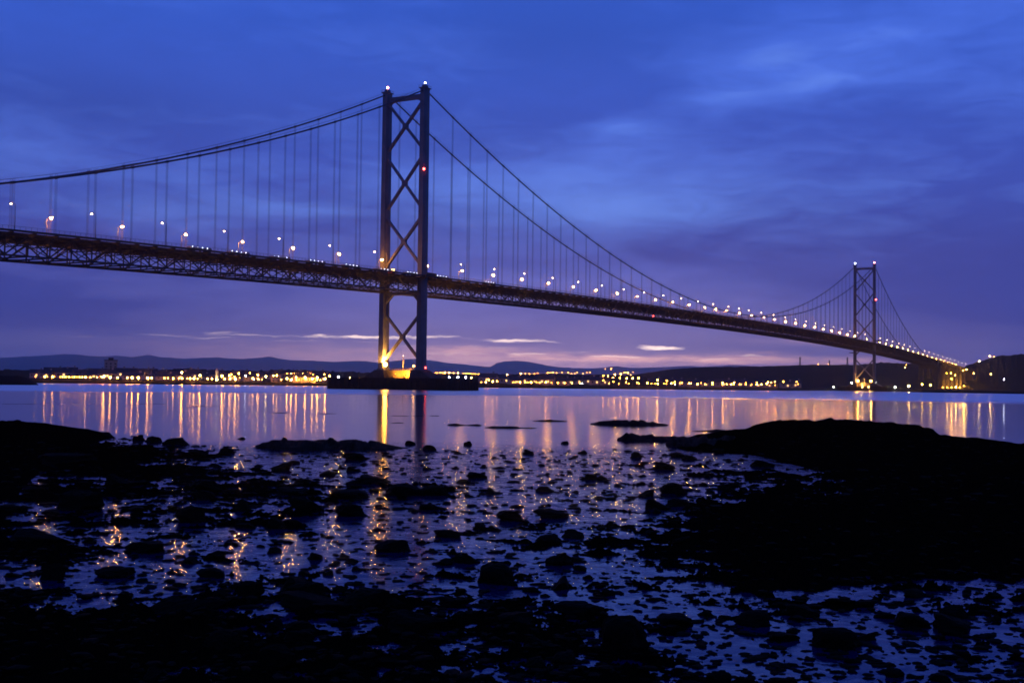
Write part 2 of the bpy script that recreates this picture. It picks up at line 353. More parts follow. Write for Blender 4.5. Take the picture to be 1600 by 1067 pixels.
def tower(tx, nm):
    o = link('tower', None, bridge); o.location = (tx, 0, 0); o['label'] = nm
    for s_ in (-1, 1):
        mb = MB()
        # cellular leg: three boxes side by side, tapering slightly
        def sec(x0, x1, y0, y1):
            vs = []
            for z, k in ((10.2, 1.12), (HT+.6, 1.0)):
                vs += [(x0*k, s_*CY+y0*k, z), (x1*k, s_*CY+y0*k, z), (x1*k, s_*CY+y1*k, z), (x0*k, s_*CY+y1*k, z)]
            mb.add(vs, [(0, 3, 2, 1), (4, 5, 6, 7), (0, 1, 5, 4), (1, 2, 6, 5), (2, 3, 7, 6), (3, 0, 4, 7)])
        sec(-2.55, -.95, -1.25, 1.25); sec(-.94, .94, -1.5, 1.5); sec(.95, 2.55, -1.25, 1.25)
        leg = mb.build('leg', STEEL, o)
        mb = MB(); mb.box(-3.0, 3.0, s_*CY-2.0, s_*CY+2.0, HT+.6, HT+1.0); mb.box(-1.6, 1.6, s_*CY-.8, s_*CY+.8, HT+1.0, HT+2.4)
        for a in (-2.9, 2.9): mb.bar((a, s_*CY-1.9, HT+2), (a, s_*CY+1.9, HT+2), .1)
        for a in (-1.9, 1.9): mb.bar((-2.9, s_*CY+a, HT+2), (2.9, s_*CY+a, HT+2), .1)
        for a in (-2.9, 0, 2.9):
            for b in (-1.9, 1.9): mb.bar((a, s_*CY+b, HT+1), (a, s_*CY+b, HT+2.05), .09)
        mb.build('saddle', STEEL, leg)
        mb = MB(); mb.box(-3.1, 3.1, s_*CY-1.9, s_*CY+1.9, 10.203, 10.9); mb.build('base_plate', STEEL, leg)
    mb = MB(); mb.box(-1.0, 1.0, -CY+1.4, CY-1.4, HT-4.4, HT-2.4)
    for s_ in (-1, 1):
        pr = [(s_*(CY-1.4), HT-4.4), (s_*(CY-5.5), HT-4.4), (s_*(CY-3.3), HT-5.0), (s_*(CY-1.4), HT-6.6)]
        vs = [(x, y, z) for x in (-.9, .9) for y, z in pr]
        mb.add(vs, [(0, 1, 2, 3), (7, 6, 5, 4), (0, 4, 5, 1), (1, 5, 6, 2), (2, 6, 7, 3), (3, 7, 4, 0)])
    mb.box(-.6, .6, -CY+1.4, CY-1.4, HT-2.4, HT-1.9)
    for a in (-1, 1): mb.bar((a, -CY+1.5, HT-1.0), (a, CY-1.5, HT-1.0), .08)
    mb.build('crossbeam', STEEL, o)
    dk = zr(tx)
    mb = MB(); mb.box(-1.1, 1.1, -CY+1.5, CY-1.5, dk-9.6, dk-8.4); mb.build('crossbeam', STEEL, o)
    for z0, z1 in ((150.0, 125.5), (121.0, 94.5), (89.5, 64.5), (62.0, 45.2), (39.0, 15.5)):
        mb = MB(); y = CY-1.2
        if z0 == 62.0:
            mb.bar((0, -y, 45.2), (0, -6.6, 49.6), 1.2, 1.7, (1, 0, 0)); mb.build('cross_brace', STEEL, o); mb = MB(); mb.bar((0, y, 45.2), (0, 6.6, 49.6), 1.2, 1.7, (1, 0, 0))
        else:
            mb.bar((0, -y, z0), (0, y, z1), 1.15, 1.7, (1, 0, 0)); mb.bar((.004, y, z0), (.004, -y, z1), 1.12, 1.66, (1, 0, 0))
            mb.box(-.75, .75, -1.5, 1.5, (z0+z1)/2-1.5, (z0+z1)/2+1.5)
        mb.build('cross_brace', STEEL, o)
    return o
tower(0, 'near steel tower with cross bracing between two legs'); tower(1006, 'far steel tower seen smaller at the right')
# piers
def pier(tx, nm, base):
    o = link('pier', None, bridge); o.location = (tx, 0, 0); o['label'] = nm
    bx, by = base
    mb = MB(); mb.box(-bx, bx, -by, by, -3, 6.0); mb.box(-bx-.25, bx+.25, -by-.25, by+.25, 5.0, 5.5)
    for k in range(int(2*by/3)+1):
        y = -by+3*k
        if y <= by: mb.box(-bx-.5, -bx-.003, y-.25, y+.25, -2, 4.9)
    for k in range(int(2*bx/3)+1):
        x = -bx+3*k
        if x <= bx: mb.box(x-.25, x+.25, -by-.5, -by-.003, -2, 4.9)
    mb.build('fender', WCONC, o)
    mb = MB()
    for s_ in (-1, 1):
        yi, yo, yb = 8.6, 13.8, 21.3
        pr = [(yi-.9, 6.003), (yb, 6.003), (yo, 10.2), (yi, 10.2)]
        vs = [(x, s_*y, z) for x in (-5, 5) for y, z in pr]
        f = [(0, 1, 2, 3), (7, 6, 5, 4), (0, 4, 5, 1), (1, 5, 6, 2), (2, 6, 7, 3), (3, 7, 4, 0)]
        mb.add(vs, f)
    mb.box(-1.5, 3.5, -8.2, 8.2, 6.003, 10.0)
    mb.build('plinth', CONC, o)
    mb = MB()
    for x in (-1.4, 3.4):
        for z in (10.5, 11.1): mb.bar((x, -8.4, z), (x, 8.4, z), .09)
        for k in range(9): mb.bar((x, -8+2*k, 10), (x, -8+2*k, 11.15), .09)
    mb.build('railing', DSTEEL, o)
    mb = MB(); mb.tube([(1, 0, 10), (1, 0, 15.6)], .28, 8); mb.box(.5, 1.5, -.5, .5, 10, 11); mb.build('mast', PALEP, o)
pier(0, 'wide dark concrete pier with floodlit recess between its plinths', (15, 37.0)); pier(1006, 'concrete pier of the far tower', (13, 30))

# stiffening trusses, floor, footways
PANEL = 9.14
def xs_range(a, b):
    n = max(1, round((b-a)/PANEL)); return [a+(b-a)*k/n for k in range(n+1)]
def span(a, b, nm, deep=True):
    o = link('deck_span', None, bridge); o['label'] = nm
    xs = xs_range(a, b)
    for s_ in (-1, 1):
        mb = MB(); y = s_*CY
        for k in range(len(xs)-1):
            p, q = xs[k], xs[k+1]; zp, zq = zr(p), zr(q)
            mb.bar((p, y, zp-1.3), (q, y, zq-1.3), .7, .85); mb.bar((p, y, zp-8.2), (q, y, zq-8.2), .62, .62)
            if k % 2 == 0: mb.bar((p, y, zp-1.6), (q, y, zq-8.0), .42, .42)
            else: mb.bar((p, y, zp-8.0), (q, y, zq-1.6), .42, .42)
            m_ = (p+q)/2; zm = (zp+zq)/2
            mb.bar((m_, y, zm-1.6), (m_, y, zm-4.8), .22)
        for p in xs: mb.bar((p, y, zr(p)-1.5), (p, y, zr(p)-8.1), .38, .38)
        mb.build('truss', DSTEEL, o)
    mb = MB()
    for k, p in enumerate(xs):
        z = zr(p)
        mb.bar((p, -16.2, z-.95), (p, 16.2, z-.95), .35, .95)
        mb.bar((p, -11.6, z-3.1), (p, 11.6, z-3.1), .3, .4)
        for s_ in (-1, 1):
            mb.bar((p, s_*11.6, z-1.4), (p, s_*7.7, z-3.1), .2); mb.bar((p, s_*7.7, z-3.1), (p, s_*3.9, z-1.4), .2); mb.bar((p, s_*3.9, z-1.4), (p, 0, z-3.1), .2)
            mb.bar((p, s_*11.6, z-8.1), (p, 0, z-3.2), .28)
            mb.bar((p, s_*12.2, z-2.6), (p, s_*16.0, z-1.3), .2)
        mb.bar((p, -11.6, z-8.25), (p, 11.6, z-8.25), .4, .5)
        if k < len(xs)-1:
            q = xs[k+1]; zq = zr(q)
            mb.bar((p, -11.5, z-8.3), (q, 0, zq-8.3), .3, .3); mb.bar((p, 11.5, z-8.3), (q, 0, zq-8.3), .3, .3)
    mb.build('floor_bracing', DSTEEL, o)
    for s_ in (-1, 1):
        mb = MB(); vs = []; fs = []
        def strip(y0, y1, zt, th):
            vs = []; fs = []
            for p in xs:
                z = zr(p); vs += [(p, y0, z+zt-th), (p, y1, z+zt-th), (p, y1, z+zt), (p, y0, z+zt)]
            for k in range(len(xs)-1):
                a_, b_ = 4*k, 4*k+4
                for i in range(4):
                    j = (i+1) % 4; fs.append((a_+i, b_+i, b_+j, a_+j))
            fs += [(0, 1, 2, 3), (len(vs)-1, len(vs)-2, len(vs)-3, len(vs)-4)]
            mb.add(vs, fs)
        strip(*sorted((s_*.5, s_*9.3)), 0, .45)
        mb.build('carriageway', ASPH, o)
        mb = MB(); strip(*sorted((s_*12.7, s_*16.4)), .05, .28); strip(*sorted((s_*16.402, s_*16.6)), .10, .75)
        mb.build('footway', ASPH, o)
        mb = MB(); strip(*sorted((s_*16.45, s_*16.55)), 1.25, .09); strip(*sorted((s_*16.47, s_*16.53)), .85, .04); strip(*sorted((s_*16.47, s_*16.53)), .5, .04)
        strip(*sorted((s_*9.1, s_*9.25)), .85, .12); strip(*sorted((s_*9.1, s_*9.25)), .5, .1)
        for k in range(len(xs)-1):
            for q in range(4):
                x = xs[k]+(xs[k+1]-xs[k])*q/4; z = zr(x); mb.bar((x, s_*16.5, z), (x, s_*16.5, z+1.2), .08)
                if q % 2 == 0: mb.bar((x, s_*9.17, z), (x, s_*9.17, z+.8), .1)
        mb.build('railing', RAILM, o)
    return o
span(X0, -3.4, 'side span nearest the viewer, at the left'); span(3.4, 1002.6, 'main span between the towers'); span(1009.4, X1, 'far side span beyond the far tower')
# footway bulges past the tower legs
for tx in TOW:
    for s_ in (-1, 1):
        mb = MB(); z = zr(tx); y0, y1 = sorted((s_*13.75, s_*17.6))
        mb.box(tx-4.6, tx+4.6, y0, y1, z-.5, z+.3); mb.box(tx-4.6, tx+4.6, *sorted((s_*17.45, s_*17.597)), z+.3, z+1.5)
        mb.box(tx-3.4, tx+3.4, *sorted((s_*.5, s_*9.3)), z-.45, z)
        mb.build('tower_walkway', DSTEEL, bridge)
# main cables with hand ropes and clamps
hx_side = [-(n*S)+(-4.99) for n in range(1, 23)]
hx_main = [18.3*k+9 for k in range(1, 54)]
hx_far = [1006+5+S*k for k in range(1, 22)]
for s_ in (-1, 1):
    mb = MB(); pts = []
    for a, b, n in ((-408, 0, 40), (0, 1006, 90), (1006, 1414, 36)):
        for k in range(n): x = a+(b-a)*k/n; pts.append((x, s_*CY, zc(x)+.3))
    pts.append((1414, s_*CY, zc(1414)+.3))
    mb.tube(pts, .36, 8); cbl = mb.build('main_cable', CABLE, bridge, smooth=True)
    mb = MB()
    for dy in (-.45, .45): mb.tube([(p[0], p[1]+dy, p[2]+1.35) for p in pts], .035, 4)
    for x in hx_side+hx_main+hx_far:
        z = zc(x)+.3
        for dy in (-.45, .45): mb.bar((x, s_*CY+dy, z), (x, s_*CY+dy, z+1.4), .07)
    mb.build('hand_rope', CABLE, cbl)
    for x in hx_side+hx_main+hx_far:
        z = zc(x)+.3; t = (zc(x+.5)-zc(x-.5)); mb = MB(); mb.tube([(x-.55, s_*CY, z-.55*t), (x+.55, s_*CY, z+.55*t)], .5, 8)
        mb.build('cable_band', CABLE, cbl)
hz = []
for s_ in (-1, 1):
    for x in hx_side+hx_main+hx_far:
        top = zc(x)+.3; bot = zr(x)-1.3
        if top-bot > 1.5: hz.append((math.hypot(x-CAM[0], s_*CY-CAM[1]), x, s_, top, bot))
hz = [(h[3]-h[4])/h[0] and h for h in hz]; hz.sort(key=lambda h: -(h[3]-h[4])/h[0])
vis = [h for h in hz if h[1] > -262]
def ropes(mb, x, s_, top, bot):
    for dx in (-.22, .22):
        for dy in (-.28, .28): mb.tube([(x+dx, s_*CY+dy, bot), (x+dx, s_*CY+dy, top)], .045, 4, False)
for d_, x, s_, top, bot in vis[:100]:
    mb = MB(); ropes(mb, x, s_, top, bot); mb.build('hanger', CABLE, bridge)
mb = MB(); rest = vis[100:]+[h for h in hz if h[1] <= -262]
for d_, x, s_, top, bot in rest: ropes(mb, x, s_, top, bot)
tag(mb.build('hangers', CABLE, bridge), kind='stuff')
# side towers at both ends of the suspended spans, then viaduct columns
def portal(x, zt, zb, wd, nm):
    mb = MB()
    for s_ in (-1, 1): mb.box(x-wd/2, x+wd/2, s_*8.5-wd*.55, s_*8.5+wd*.55, zb, zt-2.2)
    mb.box(x-wd/2-.2, x+wd/2+.2, -13, 13, zt-2.198, zt-.2)
    mb.build(nm, CONC, bridge)
for x in (-411, 1417):
    z = zr(x); mb = MB()
    for s_ in (-1, 1): mb.box(x-3, x+3, s_*11-3.2, s_*11+3.2, -3, z-1.4)
    mb.box(x-3.3, x+3.3, -8, 8, z-13, z-8)
    mb.build('side_tower', CONC, bridge)
vx = [1462, 1500, 1538, 1577, 1616, 1656, 1694]
for x in vx: portal(x, zr(x)-2.0, 0, 3.0, 'viaduct_pier')
mb = MB(); xs = xs_range(1420, XV)
for k in range(len(xs)-1):
    p, q = xs[k], xs[k+1]
    for y, w_, h_, dz in ((-8, .8, 3, -2.3), (8, .8, 3, -2.3), (0, .6, 2.4, -2.1), (0, 32, .5, -.25), (-16.2, .15, .15, 1.1), (16.2, .15, .15, 1.1), (-16.2, .3, .8, -.1), (-16.3, .12, .1, .7)):
        mb.bar((p, y, zr(p)+dz), (q, y, zr(q)+dz), w_, h_)
mb.build('approach_viaduct', DSTEEL, bridge)
mb = MB(); z = zr(XV); mb.box(XV, XV+26, -15, 15, 0, z-.6); mb.box(XV-4, XV+26, -17, -15.004, 0, z+.8); mb.box(XV-4, XV+26, 15.004, 17, 0, z+.8)
mb.build('abutment', CONC, bridge)
# maintenance gantry wrapped round the far tower at deck level
mb = MB(); z = zr(1006)
for s_ in (-1, 1):
    mb.box(1000, 1013, s_*15-3.5, s_*15+3.5, z+3.2, z+4.0)
    for a in (1000.5, 1012.5):
        for b in (-3.2, 3.2): mb.bar((a, s_*15+b, z+.2), (a, s_*15+b, z+5.2), .3)
    mb.bar((1000, s_*15-3.4, z+5.1), (1013, s_*15-3.4, z+5.1), .15); mb.box(1002, 1011, s_*15-3, s_*15+3, z-11.5, z-10.6)
mb.build('scaffold_platform', DSTEEL, bridge)

# ------------------------------------------------------------------ lamps on the bridge
LAMP_N = emat('lamp_glass_facing', (1, .34, .03), 2000.0); LAMP_D = emat('lamp_glass_turned_away', (1, .66, .4), 30.0)
def deck_lamp(kind, h, gl, r, label, group):
    t = thing('street_lamp', label, 'street lamp', (0, 0, 0), 0, group)
    mb = MB(); mb.tube([(0, 0, 0), (0, 0, h*.5), (0, 0, h)], [.16, .12, .09], 6); mb.tube([(0, 0, h), (0, .8, h+.5), (0, 2.2, h+.6)], .07, 5); mb.box(-.25, .25, -.25, .25, 0, .6)
    mb.build('post', POSTM, t)
    mb = MB(); mb.box(-.3, .3, 1.6, 2.9, h+.55, h+.8); mb.build('hood', POSTM, t)
    mb = MB(); mb.ball((0, 2.25, h+.55-r*.6), r, 8, 6, .8); mb.build('lamp_glass', gl, t, smooth=True)
    return t
bright_x = [-251.5, -217.2, -183.3, -149.0, -114.4, -79.9, -45.0, -9, 33.7, 69.7, 105.3, 140.7, 176.3, 212.2, 247.7, 283.4, 320.0, 355.3, 391.1, 427.8, 464.0, 491.0, 517.5, 554.2, 589.3, 626.3, 661.3, 698.1, 734.5, 769.4, 806.8, 842.4, 878.2, 914.2, 950.6, 986]+[1012+36.4*k for k in range(1, 20)]
dim_x = [-282, -247.2, -212.6, -178.0, -143.4, -108.7, -73.0, -37.7, 5, 42.5, 78.7, 114.5, 151.0, 187.1, 223.3, 259.1, 295.4, 332.0, 368.6, 404.9, 440.7, 478.0, 505.6, 531.9, 568.7, 605.7, 642.8, 678.7, 716.5, 751.7, 788.1, 825.3, 861.6, 898.6, 934.7, 971.3, 1015, 1053, 1090.0, 1124.2, 1161.8, 1196.7, 1235.1, 1270.6, 1307.4, 1340.7, 1375.1, 1413.3, 1447.5, 1485.7, 1525.1, 1557.7, 1595, 1632, 1668, 1704]
def seg(x): return 0 if x < 0 else (1 if x < 500 else (2 if x < 1006 else 3))
segn = ['on the left side span', 'on the near half of the main span', 'on the distant half of the main span', 'beyond the far tower']
A = deck_lamp('b', 8.2, LAMP_N, .42, 'bright orange street lamp '+segn[0], 'bright deck lamps of the left side span')
B = deck_lamp('d', 9.2, LAMP_D, .3, 'thin tall street lamp with small white light '+segn[0], 'small white deck lamps of the left side span')
first = True
for x in bright_x:
    lb = 'bright orange street lamp '+segn[seg(x)]+', far roadside'; gp = 'bright deck lamps '+segn[seg(x)]
    if first: o = A; o.location = (x, 9.6, zr(x)); o['label'] = lb; o['group'] = gp; o.rotation_euler = (0, 0, math.pi); first = False
    else: o = dup(A, (x, 9.6, zr(x)), math.pi, lb, gp)
# the lamps past the far tower burn dimmer
far_glass = emat('lamp_glass_beyond', (1, .42, .05), 260.0); me_far = None
for t in [o for o in COL.objects if o.get('category') == 'street lamp' and o.location.x > 1006 and o.location.y > 0]:
    for c in t.children:
        if c.name.startswith('lamp_glass'):
            if me_far is None: me_far = c.data.copy(); me_far.materials[0] = far_glass
            c.data = me_far
first = True
for x in dim_x:
    lb = 'tall lamp with small pale light '+segn[seg(x)]+', near roadside'; gp = 'small pale deck lamps '+segn[seg(x)]
    if first: o = B; o.location = (x, -11.0, zr(x)); o['label'] = lb; o['group'] = gp; first = False
    else: o = dup(B, (x, -11.0, zr(x)), 0, lb, gp)

# aviation and navigation lights
def beacon(loc, c, r, st, label, group=None):
    t = thing('beacon_light', label, 'warning light', loc, 0, group)
    mb = MB(); mb.tube([(0, 0, 0), (0, 0, .9)], .16, 6); mb.box(-.3, .3, -.3, .3, 0, .25); mb.build('bracket', POSTM, t)
    mb = MB(); mb.ball((0, 0, .9+r*.8), r, 8, 6); mb.build('lens', emat('beacon_glass', c, st), t, smooth=True)
RD = (1, .06, .05)
beacon((0, CY, HT+2.4), (1, .25, .22), .62, 26, 'red light on the left leg top of the near tower')
beacon((0, -CY, HT+2.4), WHT, .40, 30, 'white light on the right leg top of the near tower')
beacon((-2.9, -CY-1.9, 112.4), RD, .62, 22, 'red light halfway up the right leg of the near tower')
beacon((1006, CY, HT+2.4), WHT, .8, 30, 'white light on the left leg top of the far tower')
beacon((1006, -CY, HT+2.4), (1, .2, .2), .9, 26, 'red light on the right leg top of the far tower')
beacon((1004, -CY-2.4, 112), RD, .9, 26, 'red light halfway up the right leg of the far tower')
beacon((1.5, -13.6, 10.2), RD, .42, 22, 'red navigation light on the near pier beside the right leg')
q = None
# red light under the deck in the main span
xx = 303.0; beacon((xx, -12.9, zr(xx)-8.6), RD, .45, 16, 'red light hung under the main span right of the near tower')

# floodlights on the piers
def flood(loc, r, st, power, label, group=None, c=SOD, aim=None):
    t = thing('floodlight', label, 'floodlight', loc, 0, group)
    mb = MB(); mb.tube([(0, 0, 0), (0, 0, 1.6)], .12, 6); mb.box(-.5, .5, -.35, .35, 1.4, 1.7); mb.build('stand', POSTM, t)
    mb = MB(); mb.ball((0, 0, 1.75+r), r, 10, 8); mb.build('lamp_glass', emat('flood_glass', c, st), t, smooth=True)
    if power:
        ld = bpy.data.lights.new('flood_beam', 'SPOT' if aim else 'POINT'); ld.energy = power; ld.color = c; ld.shadow_soft_size = r*.8
        lo = bpy.data.objects.new('flood_beam', ld); COL.objects.link(lo); lo.parent = t; lo.location = (0, 0, 1.75+r*2+.4)
        if aim:
            ld.spot_size = math.radians(150); ld.spot_blend = .6; lo.location = Vector((0, 0, 1.75+r))+Vector(aim).normalized()*(r+.15)
            lo.rotation_euler = Vector(aim).to_track_quat('-Z', 'Y').to_euler()
FO = (1, .42, .07)
flood((-2.7, 8.7, 10.2), 1.05, 110, 130000, 'blazing orange floodlight beside the left leg of the near tower', c=(1, .42, .06), aim=(-.05, .45, .9))
flood((-.4, -7.6, 10.01), .5, 30, 40000, 'orange floodlight half hidden behind the right leg of the near tower', c=(1, .42, .06), aim=(.1, -.45, .9))
for k, (x, y) in enumerate(((-4.6, -5.6), (-4.6, 1.0))):
    flood((x, y, 6.0), .16, 12, (42000, 12000)[k], ('small orange floodlight low in the near pier recess by the right plinth', 'small orange floodlight low in the middle of the pier recess')[k], c=(1, .33, .02), aim=(1, 0, .15))
flood((1.0, 0, 15.6), .2, 14, 0, 'small pinkish lamp on the short mast of the near pier', c=(1, .6, .4))
flood((1006-.4, 8, 10.01), 1.0, 70, 16000, 'orange floodlight at the left leg foot of the far tower', c=FO)
flood((1006-.4, -8, 10.01), 1.0, 70, 16000, 'orange floodlight at the right leg foot of the far tower', c=FO)
flood((1001.5, 2, 6.0), .4, 40, 20000, 'orange floodlight in the recess of the far pier', c=FO)

# ------------------------------------------------------------------ lorries on the deck
mark = emat('marker_lamp', (.8, .85, 1), 9.0)
def lorry(label):
    t = thing('lorry', label, 'lorry', (0, 0, 0), 0, None)
    mb = MB(); mb.box(-6.0, 3.6, -1.25, 1.25, 1.1, 1.75); mb.build('trailer', PAINT, t)
    mb = MB(); mb.add([(3.9, -1.2, .7), (6.1, -1.2, .7), (6.1, 1.2, .7), (3.9, 1.2, .7), (3.9, -1.2, 2.2), (5.5, -1.2, 2.2), (5.5, 1.2, 2.2), (3.9, 1.2, 2.2), (6.1, -1.2, 1.4), (6.1, 1.2, 1.4)],
        [(0, 3, 2, 1), (4, 5, 6, 7), (0, 1, 8, 5, 4), (3, 7, 6, 9, 2), (1, 2, 9, 8), (8, 9, 6, 5), (0, 4, 7, 3)]); cab = mb.build('cab', PAINT, t)
    mb = MB(); mb.add([(6.05, -1.05, 1.5), (5.58, -1.05, 2.12), (5.58, 1.05, 2.12), (6.05, 1.05, 1.5), (6.12, -1.05, 1.53), (5.64, -1.05, 2.15), (5.64, 1.05, 2.15), (6.12, 1.05, 1.53)],
        [(0, 1, 2, 3), (7, 6, 5, 4), (0, 4, 5, 1), (1, 5, 6, 2), (2, 6, 7, 3), (3, 7, 4, 0)]); mb.build('windscreen', GLASS, cab)
    mb = MB(); mb.box(-5.9, 4.2, -.5, .5, .7, 1.1); mb.build('chassis', RUBBER, t)
    for x in (-5, -3.9, 1.5, 4.9):
        for s_ in (-1, 1):
            mb = MB(); mb.tube([(x, s_*.9, .5), (x, s_*1.22, .5)], .5, 10); mb.build('wheel', RUBBER, t)
    for x in (-5.2, -2.4, .4, 3.2):
        mb = MB(); mb.ball((x, -1.3, 1.85), .15, 6, 5); mb.build('marker_light', mark, t)
    for s_ in (-1, 1):
        mb = MB(); mb.ball((6.15, s_*.85, 1.0), .16, 6, 5, .8); mb.build('headlight', mark, t)
    return t
lo_px = [(311, 'just right of the third bright lamp'), (372, 'under the fourth bright lamp'), (437, 'left of the fifth bright lamp'),
         (493, 'between the fifth and sixth bright lamps'), (548, 'just right of the sixth bright lamp'), (597, 'close to the left leg of the near tower'), (643, 'between the two legs of the near tower'), (689, 'just right of the near tower'), (764, 'under the second lamp pair right of the near tower')]
def X_on(px, Yp):
    d = ray(px, 420); t = (Yp-CAM[1])/d[1]; return CAM[0]+t*d[0]
src = None
for px, where in lo_px:
    x = X_on(px, -6.2)
    lb = 'low dark lorry with white lights, '+where
    if src is None: src = lorry(lb); o = src; src.location = (x, -6.2, zr(x)); src['group'] = 'lorries crossing the bridge'
    else: o = dup(src, (x, -6.2, zr(x)), 0, lb, 'lorries crossing the bridge')
# a works van with amber light at the near tower
def van(loc, label):
    t = thing('van', label, 'van', loc, 0, None)
    mb = MB(); vs = []
    pr = [(-2.6, .5), (2.7, .5), (2.7, 1.3), (1.9, 1.5), (1.3, 2.4), (-2.6, 2.5)]
    vs = [(x, y, z) for y in (-1, 1) for x, z in pr]; n = 6
    mb.add(vs, [tuple(range(6)), tuple(range(11, 5, -1))]+[(i, i+6, (i+1) % 6+6, (i+1) % 6) for i in range(6)]); b_ = mb.build('body', PALEP, t)
    for x in (-1.8, 1.8):
        for s_ in (-1, 1):
            mb = MB(); mb.tube([(x, s_*.8, .38), (x, s_*1.03, .38)], .38, 10); mb.build('wheel', RUBBER, t)
    mb = MB(); mb.box(.9, 1.7, -1.02, -1.003, 1.5, 2.2); mb.build('window', GLASS, b_)
    mb = MB(); mb.box(-.8, .8, -.5, .5, 2.55, 2.85); mb.build('beacon_bar', emat('amber_glass', (1, .5, .08), 30), t)
    for s_ in (-1, 1):
        mb = MB(); mb.ball((-2.62, s_*.8, 1.0), .15, 6, 5); mb.build('tail_light', emat('red_glass', RED, 10), t)
x = X_on(614, -2.5); van((x, -2.5, zr(x)), 'pale works van with glowing amber roof bar beside the near tower on the bridge')

# ------------------------------------------------------------------ land
def interp(tab, x): return np.interp(x, [t[0] for t in tab], [t[1] for t in tab])
SHORE = [(-400, 1000), (0, 1000), (260, 1010), (520, 1050), (800, 1100), (1100, 1200), (1230, 1330), (1290, 1600), (1345, 1720), (1400, 1600), (1440, 1330), (1600, 1240), (2000, 1240)]
HILLS = {}
def hill(name, pts, Dr, back, mt, label, cat, shore=None, foot=None, jit=0.0, jf=.12, step=2.0, kind='structure', lump=0.0):
    px0, px1 = pts[0][0], pts[-1][0]; pxs = np.arange(px0, px1+step, step)
    V = []; prof = []
    for i, px in enumerate(pxs):
        D0 = interp(SHORE, px) if shore is None else shore
        y = interp(pts, px); y += jit*(float(fbm(np.array([px*jf]), np.array([Dr*.37]), 3)[0]))*2
        az = azim(px); zrdg = at_dist(px, y, Dr)[2]
        Ds = [D0, D0+5, D0+40, foot or D0+160]; Zs = [-1.5, 1.6, 2.6, 4.0]
        f_ = Ds[-1]
        for q in (.2, .4, .6, .8, .93, 1.0): Ds.append(f_+(Dr-f_)*q); Zs.append(4+(max(zrdg, 4.2)-4)*(q*q*(3-2*q)*.35+.65*q))
        Ds += [Dr+back*.3, Dr+back]; Zs += [zrdg*.9, -2]
        for k, (D, z) in enumerate(zip(Ds, Zs)):
            if lump and 3 < k < 9: z += lump*float(fbm(np.array([px*.15+k*7.7]), np.array([k*3.1]), 2)[0])
            V.append((CAM[0]+D*math.cos(az), CAM[1]+D*math.sin(az), z))
        prof.append((Ds, Zs))
    m_ = len(prof[0][0]); Fc = []
    for i in range(len(pxs)-1):
        for k in range(m_-1): Fc.append((i*m_+k, (i+1)*m_+k, (i+1)*m_+k+1, i*m_+k+1))
    Fc += [tuple(range(m_)), tuple((len(pxs)-1)*m_+k for k in range(m_))[::-1]]
    o = link(name, new_mesh(name, V, Fc, mt)); tag(o, label, cat, kind=kind)
    HILLS[name] = (pxs, prof)
    return o
def ground(name, px, D):
    pxs, prof = HILLS[name]; i = int(np.clip(np.searchsorted(pxs, px), 0, len(pxs)-1)); return float(np.interp(D, prof[i][0], prof[i][1]))
mt_pts = [(-300, 562), (-100, 559), (0, 559), (30, 557), (60, 556), (100, 552.5), (140, 556), (165, 556.5), (180, 555), (205, 558), (230, 554), (250, 558), (285, 560), (340, 558), (380, 561), (420, 557.5), (450, 562), (520, 565), (570, 564), (590, 567), (625, 562), (650, 561), (670, 563), (700, 567), (740, 571), (765, 573), (775, 568), (790, 564.5), (806, 563), (825, 565), (850, 570), (880, 574), (930, 575), (960, 572), (1000, 575), (1040, 573), (1075, 572), (1100, 573), (1150, 570), (1200, 573), (1300, 576), (1400, 578)]
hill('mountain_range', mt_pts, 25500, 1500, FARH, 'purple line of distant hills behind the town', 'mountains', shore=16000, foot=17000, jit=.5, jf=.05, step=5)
hill('wooded_shore', [(-400, 580), (-50, 578), (0, 577.5), (50, 578), (75, 576.5), (95, 577.5), (120, 578), (140, 576.5), (160, 577), (185, 580), (230, 579.5), (260, 576.5), (300, 576), (340, 577.5), (400, 579.5), (440, 577), (460, 578), (520, 580), (600, 583), (640, 584.5), (700, 585)], 1700, 900, WOOD,
     'low dark wooded shore behind the town lights at the left', 'shore', foot=1200, jit=1.0, jf=.25, step=1.5)
hill('harbour_shore', [(640, 584.5), (690, 584), (760, 584), (800, 584.5), (860, 584), (900, 585), (930, 585), (980, 586), (1030, 590), (1060, 594)], 1750, 900, WOOD,
     'low dark shore right of the near tower', 'shore', foot=1260, jit=.6, jf=.2, step=2)
hill('dark_ridge', [(930, 594), (960, 590), (1000, 584), (1040, 578), (1070, 575), (1100, 573.5), (1150, 573), (1200, 572), (1260, 570), (1300, 570), (1320, 569.5), (1360, 571), (1420, 575), (1460, 580)], 2200, 1300, HILLM,
     'long dark ridge above the middle shore', 'hill', foot=1800, jit=.25, step=3)
hill('headland', [(1180, 603), (1200, 598), (1230, 590), (1260, 583), (1290, 576), (1315, 573), (1340, 570), (1365, 567), (1380, 566), (1400, 567), (1420, 568), (1450, 570), (1480, 573), (1510, 577), (1540, 580)], 2650, 1200, WOOD,
     'dark wooded headland behind the far tower', 'hill', foot=2150, jit=.9, jf=.2, step=2)
hill('shore_hill', [(1485, 588), (1500, 577), (1508, 573), (1520, 567.5), (1535, 563.5), (1550, 558.5), (1565, 555), (1575, 556), (1590, 553.5), (1605, 552), (1660, 548), (1760, 545), (1900, 552), (2000, 565)], 2600, 1200, WOOD,
     'dark hill rising at the right edge past the bridge end', 'hill', foot=2120, jit=.8, jf=.2, step=2)
